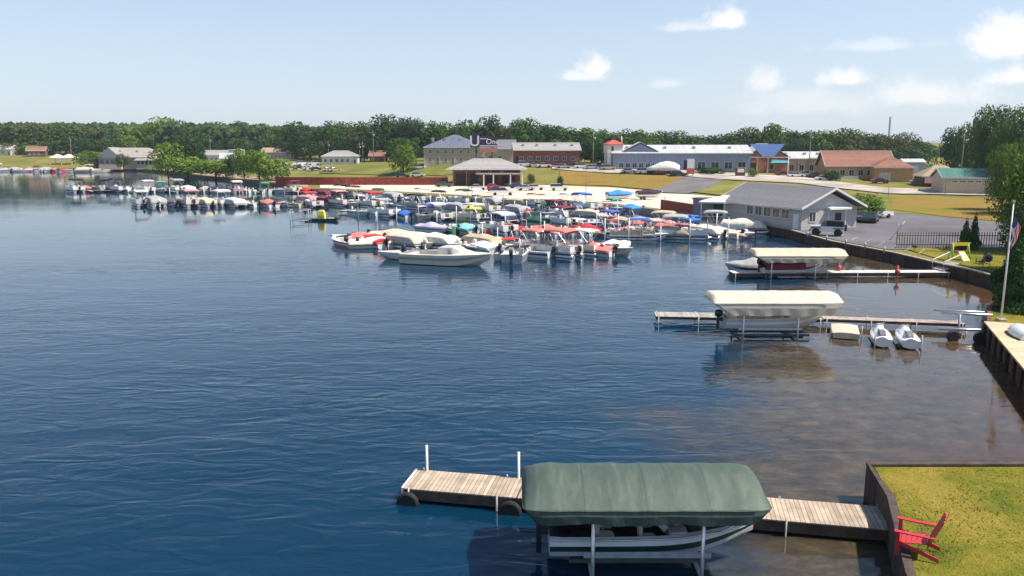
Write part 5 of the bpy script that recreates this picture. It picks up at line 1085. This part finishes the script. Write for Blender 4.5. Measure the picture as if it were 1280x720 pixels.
# ============================================================ vehicles
def car(label, loc, rz, col='white', kind='sedan', cat='car', L=4.6, W=1.85):
    t = thing('parked_car' if kind != 'pickup' else 'pickup_truck', label, cat, loc, rz)
    prof = {'sedan': [(-2.3, .35), (-2.28, .78), (-1.9, .95), (1.0, .95), (2.05, .82), (2.3, .62), (2.3, .35)], 'suv': [(-2.3, .4), (-2.3, 1.05), (1.1, 1.08), (2.1, .98), (2.3, .75), (2.3, .4)],
            'pickup': [(-2.7, .45), (-2.7, 1.08), (1.3, 1.12), (2.5, 1.02), (2.7, .8), (2.7, .45)]}[kind]
    cab = {'sedan': [(-1.75, .95), (-1.1, 1.42), (.2, 1.45), (.95, .95)], 'suv': [(-2.2, 1.06), (-2.0, 1.68), (.3, 1.70), (1.05, 1.06)], 'pickup': [(-.9, 1.1), (-.75, 1.75), (.5, 1.78), (1.25, 1.1)]}[kind]
    def body(): return MB().loft([[(x, y*W/2, z-(.0 if abs(y) < 1 else 0)+(0)) for x, z in prof] for y in (-1, -.99, .99, 1)])
    def cabin():
        m = MB(); R = []
        for y, k in ((-.93, 0), (-.78, 1), (.78, 1), (.93, 0)): R.append([(x*(1), y*W/2, z if k or z < 1.2 else 1.2) for x, z in cab])
        return m.loft(R)
    def roof():
        z = cab[1][1]; return MB().loft([[(cab[1][0]-.02, y, z), (cab[2][0]+.02, y, z+.03), (cab[2][0]+.02, y, z+.06), (cab[1][0]-.02, y, z+.04)] for y in (-W*.39, W*.39)])
    cached(('cb', kind, L), body, 'body', carpaint(col), t); cached(('cc', kind), cabin, 'window', M_GLASS, t); cached(('cr', kind), roof, 'roof', carpaint(col), t)
    ax = 1.4 if kind != 'pickup' else 1.7
    for x in (-ax, ax):
        for y in (-1, 1):
            o = cached(('cw',), lambda: MB().wheel((0, 0, 0), .36, .24, 14), 'wheel', M_BLK, t); o.location = (x, y*(W/2-.09), .36)
    fx = 2.3 if kind != 'pickup' else 2.7
    for y in (-1, 1): o = cached(('hl', kind), lambda: MB().box(-.05, .03, -.2, .2, -.07, .07), 'headlight', M_WPIPE, t); o.location = (fx, y*.62, .72)
    if kind == 'pickup': cached(('bed',), lambda: MB().box(-2.55, -1.0, -.75, .75, 1.122, 1.13), 'bed', M_BLK, t)
    return t
def carp(lab, px, py, rz, col, kind='sedan'):
    g = GT(px, py); return car(lab, (g.x, g.y, g.z+.06), rad(rz), col, kind)
for a in [('bright red car beside the pavilion columns on the sandy lot', 617, 237, 10, 'car_red'), ('small white car left of the bright red car on the sandy lot', 597, 238, 0, 'white'), ('dark blue car right of the bright red car', 647, 235.5, 15, 'navy'), ('black car tucked behind the dark blue car', 640, 233.5, 15, 'black'),
          ('blue sedan in front of the bright red car', 622, 241, 5, 'navy'), ('white sedan right of the dark blue car on the sandy lot', 669, 238, 5, 'white'), ('silver blue sedan between the dark blue car and the white one', 657, 238.5, 12, 'silver'), ('white minivan alone at the right end of the sandy lot', 699, 238.5, 0, 'white', 'suv'),
          ('white pickup by the docks below the pavilion', 628, 244.5, 5, 'white', 'pickup'), ('dark green car alone at the left of the sandy lot', 555, 234, 0, 'dark_green'),
          ('red van parked by the dark red board wall', 512, 229, 0, 'maroon', 'suv'), ('white car on the lawn beside the red van', 522, 221.5, 0, 'white'), ('dark car left of the white car on the lawn', 503, 222, 5, 'dark_green'), ('white car at the upper lawn edge near the beige building', 524, 212, 0, 'white')]: carp(*a)
for i, (px, py, c, k, l) in enumerate([(374, 212, 'black', 'suv', 'black'), (385, 212.5, 'silver', 'sedan', 'silver'), (395, 213, 'black', 'sedan', 'black'), (378, 206.5, 'white', 'suv', 'white'), (392, 206.5, 'pale_grey', 'pickup', 'pale grey'), (410, 214.5, 'silver', 'sedan', 'silver'), (418, 214.5, 'tan', 'sedan', 'tan')]):
    carp(f'{l} vehicle before the white hip-roofed house, {ORD[i+1]} of its seven', px, py, 35, c, k)
xs = [(656, 208.5, 'white'), (668, 209, 'silver'), (680, 209.5, 'white'), (692, 209, 'maroon'), (704, 211, 'silver'), (716, 209, 'black'), (727, 211, 'white'), (739, 212, 'silver'), (748, 210, 'sky_blue'), (760, 213, 'tan')]
for i, (px, py, c) in enumerate(xs): carp(f"{c.replace('_', ' ')} car on the road below the brick hall, {ORD[i+1]} from left", px, py, 3, c, 'suv' if i % 3 == 0 else 'sedan')
for i, (px, py, c) in enumerate([(786, 217, 'grey'), (806, 217.5, 'pale_grey'), (828, 218.5, 'maroon'), (848, 221, 'black'), (905, 214, 'black'), (918, 214, 'dark_green')]): carp(f"{c.replace('_', ' ')} car before the blue-grey showroom, {ORD[i+1]} from left", px, py, 0, c, 'suv' if i % 2 else 'sedan')
for i, (px, py, c) in enumerate([(979, 220, 'maroon'), (995, 222, 'white'), (1007, 220.5, 'pale_grey'), (1018, 222, 'brown'), (1030, 226, 'white')]): carp(f"{c} car before the tan arcade building, {ORD[i+1]} from left", px, py, 0, c, 'sedan')
for i, (px, py, c) in enumerate([(1065, 277, 'grey'), (1073, 278.5, 'black'), (1082, 280, 'black'), (1092, 281.5, 'black'), (1100, 233, 'maroon'), (1149, 228, 'silver')]):
    pass
carp('black car nearest the bright green bush behind the store', 1068, 275.5, 60, 'black'); carp('dark grey car second from the bright green bush', 1078, 277, 60, 'dark_grey'); carp('black car third from the bright green bush', 1088, 278.5, 60, 'black'); carp('white pickup behind the dark parked cars by the bush', 1094, 273.5, 20, 'white', 'pickup')
carp('maroon car by the brown house garden', 1100, 229.5, 0, 'maroon'); carp('silver car before the pale blue garage', 1149, 230, 0, 'silver')
# white jeep with black soft top
g = GT(1037, 296); t = thing('off_road_car', 'white off-road car with black soft top parked above the timber seawall', 'off-road car', (g.x, g.y+.7, 1.08), rad(152))
MB().loft([[(x, y, z) for x, z in ((-1.9, .5), (-1.9, 1.15), (.75, 1.15), (.85, 1.2), (1.9, 1.12), (1.95, .55))] for y in (-.85, .85)]).build('body', carpaint('white'), t)
MB().loft([[(-1.85, y*.8, 1.153), (-1.8, y*.74, 1.8), (.0, y*.74, 1.85), (.1, y*.8, 1.153)] for y in (-1, 1)]).build('soft_top', mat('black_canvas', (.02, .02, .022), .8), t)
MB().loft([[(.13, y*.78, 1.203), (.1, y*.72, 1.8), (.5, y*.72, 1.78), (.8, y*.78, 1.203)] for y in (-1, 1)]).build('windshield', M_GLASS, t)
for x in (-1.25, 1.3):
    for y in (-1, 1): o = cached(('jw',), lambda: MB().wheel((0, 0, 0), .45, .3, 16), 'wheel', M_BLK, t); o.location = (x, y*.82, .42); MB().box(x-.6, x+.6, y*.93-.1, y*.93+.1, .9, .98).build('fender', M_BLK, t)
MB().wheel((-2.05, 0, 1.0), .42, .26, 16, axis='x').build('spare_wheel', M_BLK, t); MB().box(1.96, 2.1, -.8, .8, .5, .68).build('bumper', M_BLK, t)
for y in (-.5, .5): MB().box(1.955, 2.0, y-.13, y+.13, .78, 1.0).build('headlight', M_WPIPE, t)
# shrink-wrapped boat
g = GT(828, 217.5); t = thing('shrink_wrapped_boat', 'big boat shrink-wrapped in white on stands before the blue-grey building', 'boat', (g.x, g.y-1, g.z+1.0), rad(176))
MB().loft([[(x, w_*math.cos(a), hz*math.sin(a)) for a in [math.pi*k/8 for k in range(9)]] for x, w_, hz in ((-4.6, 1.2, 1.6), (-3, 1.5, 2.4), (-1, 1.6, 2.7), (1, 1.5, 2.3), (3, 1.0, 1.4), (4.8, .3, .8))], True, True, 0, True).build('wrap', M_WHITE, t)
MB().loft([[(x, -w_, -.02), (x, 0, -.7), (x, w_, -.02)] for x, w_ in ((-4.5, 1.1), (0, 1.5), (3, .9), (4.6, .2))]).build('hull', M_BLK, t)
for x in (-3, 0, 2.6):
    for s in (-1, 1): MB().tube([(x, s*1.3, -1.2), (x, s*.9, -.1)], .06).build('stand', M_GALV, t)
g = GT(861, 220); t = thing('sign', 'upright sign, white above and red below, by the blue-grey building', 'sign', (g.x, g.y-2, g.z), 0)
MB().box(-1.0, 1.0, -.15, .15, 2.2, 4.8).build('white_panel', M_WHITE, t); MB().box(-1.1, 1.1, -.15, .15, .6, 2.19).build('red_panel', mat('sign_red', (.60, .10, .09), .6), t); MB().box(-.8, -.6, -.1, .1, -.5, .59).build('post', M_GALV, t); MB().box(.6, .8, -.1, .1, -.5, .59).build('post', M_GALV, t)
g = GT(925, 221); t = thing('sign', 'squat brown stone sign pillar at the end of the showroom', 'sign', (g.x, g.y, g.z), 0)
MB().cbox(-1.3, 1.3, -.6, .6, -.5, 2.6, .15).build('pillar', W_BROWN, t); MB().box(-.9, .9, -.66, -.603, 1.2, 2.2).build('panel', M_WHITE, t)

# ============================================================ poles, lamps, mast
def upole(lab, px, pb, pt, arm=True, lamp=False, Y=None, m=None, r=.14):
    g = GT(px, pb) if Y is None else None
    y = g.y if g else Y; p = AT(px, pt, y); z0 = T(p.x, y); h = p.z-z0
    t = thing('street_lamp' if lamp else 'utility_pole', lab, 'street lamp' if lamp else 'utility pole', (p.x, y, z0), 0)
    MB().tube([(0, 0, -.5), (0, 0, h)], r, 7, r2=r*.7).build('pole', m or M_UPOLE, t)
    if arm: MB().box(-1.2, 1.2, -.07, .07, h-.9, h-.75).build('crossarm', m or M_UPOLE, t); MB().tube([(.45, -.25, h-2.4), (.45, -.25, h-1.6)], .2, 8).build('transformer', M_GALV, t)
    if lamp: MB().tube([(0, 0, h), (.5, -.2, h+.25), (1.4, -.5, h+.3)], .05, 6).build('arm', m or M_GALV, t); MB().cbox(1.2, 1.9, -.7, -.35, h+.2, h+.36, .05).build('lamp_head', M_GALV, t)
    return t
for a in [('utility pole with crossarm behind the green lawn, tallest of three', 466, 204, 163), ('utility pole, middle of three by the green lawn', 453, 205, 177), ('utility pole, leftmost of three by the green lawn', 449, 205, 178), ('pale utility pole between the brick hall and the white tower', 742, 211, 165),
          ('utility pole rising behind the long blue-grey building', 849, 208, 166), ('tall utility pole with long crossarm behind the brick shop', 1014, 218, 164), ('pale utility pole before the trees above the teal roof', 1206, 232, 166), ('utility pole beside the small brick garage', 410, 205, 176), ('utility pole among the far left shore trees', 87, 204, 170), ('utility pole by the white cottage', 262, 200, 172)]: upole(*a)
upole('thin lamp post on the edge of the sandy lot', 733, 252, 207, False, True, r=.07); upole('thin lamp post before the red board wall', 432, 232, 200, False, True, r=.06); upole('slim pole beside the brown house road', 1184, 246, 214, False, False, r=.06); upole('short slim pole at the dry field edge', 1112, 246, 224, False, False, r=.06)
upole('short white pole before the tan arcade building', 986, 222, 193, False, False, m=M_WHITE, r=.12)
Y = 420; p = AT(1113, 146, Y); t = thing('radio_mast', 'thin dark lattice mast above the trees on the skyline', 'mast', (p.x, Y, T(p.x, Y)), 0); h = p.z-T(p.x, Y)
for a in (0, 2.1, 4.2): MB().tube([(.5*math.cos(a), .5*math.sin(a), 0), (.35*math.cos(a), .35*math.sin(a), h)], .12, 5).build('leg', mat('mast_grey', (.10, .10, .12), .6), t)
m = MB()
for k in range(int(h/1.2)): m.tube([(.42*math.cos(k*2.1), .42*math.sin(k*2.1), k*1.2), (.42*math.cos((k+1)*2.1), .42*math.sin((k+1)*2.1), (k+1)*1.2)], .06, 4)
m.build('bracing', MATS['mast_grey'], t)

# ============================================================ yard things
# picket line fence between the lot and the little lawn
t = thing('fence', 'brown picket fence between the grey lot and the small lawn', 'fence', (0, 0, 0)); a, b = GT(1120, 310.5), GT(1262, 311); L = (b-a).length; n = int(L/.28)
m = MB()
for i in range(n+1): p = a+(b-a)*i/n; m.box(p.x-.035, p.x+.035, p.y-.03, p.y+.03, p.z-.2, p.z+1.8)
m.build('pickets', mat('picket_brown', (.32, .25, .20), .9, var=.3, scale=.8), t)
for z in (.4, 1.4): MB().tube([a+Vector((0, .08, z)), b+Vector((0, .08, z))], .045, 4).build('rail', mat('picket_rail', (.20, .14, .10), .9, var=.3), t)
# child's play frame in yellow and lime
g = GT(1199, 326); t = thing('play_frame', 'yellow and lime green play frame in front of the twin evergreens', 'play frame', (g.x, g.y, g.z), .1); ye = mat('play_yellow', (.80, .60, .03), .5); li = mat('play_lime', (.35, .60, .08), .5)
for s in (-1, 1): MB().tube([(s*.95, -.3, 0), (s*.75, 0, 1.7)], .06).build('leg', li, t); MB().tube([(s*.95, .4, 0), (s*.75, 0, 1.7)], .06).build('leg', li, t)
MB().loft([[(-1.0, -.06, 1.75), (1.0, -.06, 1.75), (.85, -.06, 1.45), (-.85, -.06, 1.45)], [(-1.0, .06, 1.75), (1.0, .06, 1.75), (.85, .06, 1.45), (-.85, .06, 1.45)]]).build('top_panel', ye, t)
for s in (-1, 1): MB().box(s*.82-.07, s*.82+.07, -.05, .05, .9, 1.45).build('side_panel', ye, t)
MB().box(-.6, .6, -.2, .2, .85, .95).build('seat', mat('play_red', (.55, .06, .04), .5), t); MB().loft([[(-.3, -.2, .9), (.3, -.2, .9), (.3, -.2, .85), (-.3, -.2, .85)], [(-.35, -1.1, .12), (.35, -1.1, .12), (.35, -1.1, .05), (-.35, -1.1, .05)]]).build('slide', li, t)
# grill and garden chair
g = GT(1238, 337); t = thing('barbecue_grill', 'black kettle barbecue with pale lid handle on the small lawn', 'barbecue', (g.x, g.y+.5, g.z), 0)
R = [[(.38*math.sin(a)*math.cos(b), .38*math.sin(a)*math.sin(b), .95-.38*math.cos(a)) for b in [2*math.pi*k/10 for k in range(10)]] for a in (.1, .6, 1.1, 1.55)]
MB().loft(R, True, True, 0, True).build('bowl', M_MOTOR, t); R = [[(.39*math.sin(a)*math.cos(b), .39*math.sin(a)*math.sin(b), .97+.34*math.cos(a)) for b in [2*math.pi*k/10 for k in range(10)]] for a in (1.55, 1.1, .6, .1)]
MB().loft(R, True, True, 0, True).build('lid', M_MOTOR, t); MB().box(-.1, .1, -.03, .03, 1.33, 1.4).build('handle', M_WPIPE, t)
for a in (.5, 2.6, 4.7): MB().tube([(.25*math.cos(a), .25*math.sin(a), .7), (.42*math.cos(a), .42*math.sin(a), 0)], .025).build('leg', M_MOTOR, t)
g = GT(1230, 332); adirondack('black slatted garden chair beside the kettle barbecue', (g.x, g.y+.4, g.z), rad(200), 'black')
g = GT(1143, 314); t = thing('water_bird', 'small dark goose standing on the seawall edge lawn', 'goose', (g.x, g.y, g.z+.1), rad(190)); bd = mat('goose_dark', (.05, .04, .035), .8)
R = []
for x, w_, zc, hh in ((-.42, .02, .42, .02), (-.3, .1, .4, .09), (-.05, .18, .38, .17), (.18, .14, .42, .15), (.28, .06, .52, .10), (.32, .04, .66, .05), (.36, .04, .76, .05), (.44, .03, .78, .04), (.52, .01, .77, .012)):
    R.append([(x, w_*math.cos(a), zc+hh*math.sin(a)) for a in [2*math.pi*k/8 for k in range(8)]])
MB().loft(R, True, True, 0, True).build('body', bd, t)
for s in (-.07, .07): MB().tube([(0, s, .28), (.01, s, 0)], .015).build('leg', M_BLK, t)
g = GT(1113, 300); t = thing('paddle', 'white paddle board leaning on a pole in the grey lot', 'paddle board', (g.x, g.y, 1.06), rad(-35))
MB().loft([[(x, -w_, -.05), (x, -w_, .05), (x, w_, .05), (x, w_, -.05)] for x, w_ in ((0, .1), (.4, .34), (1.4, .38), (2.2, .3), (2.6, .05))]).build('board', M_WHITE, t).rotation_euler = (0, rad(-58), 0)
MB().tube([(.75, .0, 0), (.75, .0, 2.0)], .04).build('pole', M_GALV, t)
# trailer and bins near the lot
for i, (px, py, c) in enumerate([(775, 252, 'sky_blue'), (812, 250, 'black')]):
    g = GT(px, py)
    t = thing('boat_trailer', ['blue tarped boat on a trailer at the sandy lot edge', 'black and white boat on a trailer by the red retaining wall'][i], 'boat trailer', (g.x, g.y, 1.1), rad(10))
    m = MB(); m.box(-2.6, 3.4, -.05, .05, .4, .5); m.box(-1.6, -1.5, -.95, .95, .4, .5); m.build('trailer_frame', M_GALV, t)
    for s in (-1, 1): MB().wheel((-1.5, s*1.0, .32), .32, .2, 12).build('wheel', M_BLK, t)
    MB().box(3.2, 3.35, -.05, .05, 0, .4).build('jack', M_GALV, t)
    h_ = hull_mb(5.6, 2.2, .72).build('hull', hull_mats('white', 'navy'), t); h_.location = (0, 0, .75); q = dome_cover_mb(5.6, 2.2, .72, .7, seed=4).build('tarpaulin', cloth(c), t); q.location = (0, 0, .76)
# bollards and small kerb things along the asphalt lot
for i in range(5):
    g = GT(1009+i*24, 297.5+i*5.0); t = thing('bollard', 'short grey bollard on the timber seawall edge below the parking lot', 'bollard', (g.x, g.y, 1.05), 0, 'bollards on the seawall edge')
    MB().tube([(0, 0, 0), (0, 0, .7)], .09, 8).build('post', M_GALV, t)

# ============================================================ summer haze over the lake
hz = MB(); hz.box(-2600, 2600, -220, 3600, -3.5, 60); ho = hz.build('haze', MATS.setdefault('haze_air', bpy.data.materials.new('haze_air'))); tag(ho, kind='stuff')
hm = MATS['haze_air']; hm.use_nodes = True; nt = hm.node_tree; nt.nodes.clear(); out = nt.nodes.new('ShaderNodeOutputMaterial'); pv_ = nt.nodes.new('ShaderNodeVolumePrincipled')
pv_.inputs['Color'].default_value = (.80, .88, 1, 1); pv_.inputs['Density'].default_value = .00013; pv_.inputs['Anisotropy'].default_value = .2; nt.links.new(pv_.outputs[0], out.inputs['Volume'])

def wire(lab, a, b, sag):
    t = thing('power_line', lab, 'power line', tuple(a)); d = b-a
    for k in (-1.0, 1.0): MB().tube([Vector((k, 0, 0))+d*(i/12)-Vector((0, 0, sag*4*(i/12)*(1-i/12))) for i in range(13)], .03, 4).build('wire', M_BLK, t)
PT = {o['label']: o for o in COL.objects if o.name.startswith('utility_pole') and o.get('label')}
def ptop(l):
    o = [v for k, v in PT.items() if l in k][0]; p = [c for c in o.children if c.name.startswith('pole')][0]; return o.location+Vector((0, 0, max(v.co.z for v in p.data.vertices)-.7))
wire('thin power line sagging from the pale pole by the white tower to the showroom pole', ptop('white tower'), ptop('rising behind'), 1.5)
wire('thin power line sagging between the showroom pole and the brick shop pole', ptop('rising behind'), ptop('behind the brick shop'), 2.5)
wire('thin power line from the brick shop pole toward the pole above the teal roof', ptop('behind the brick shop'), ptop('above the teal roof'), 3.0)
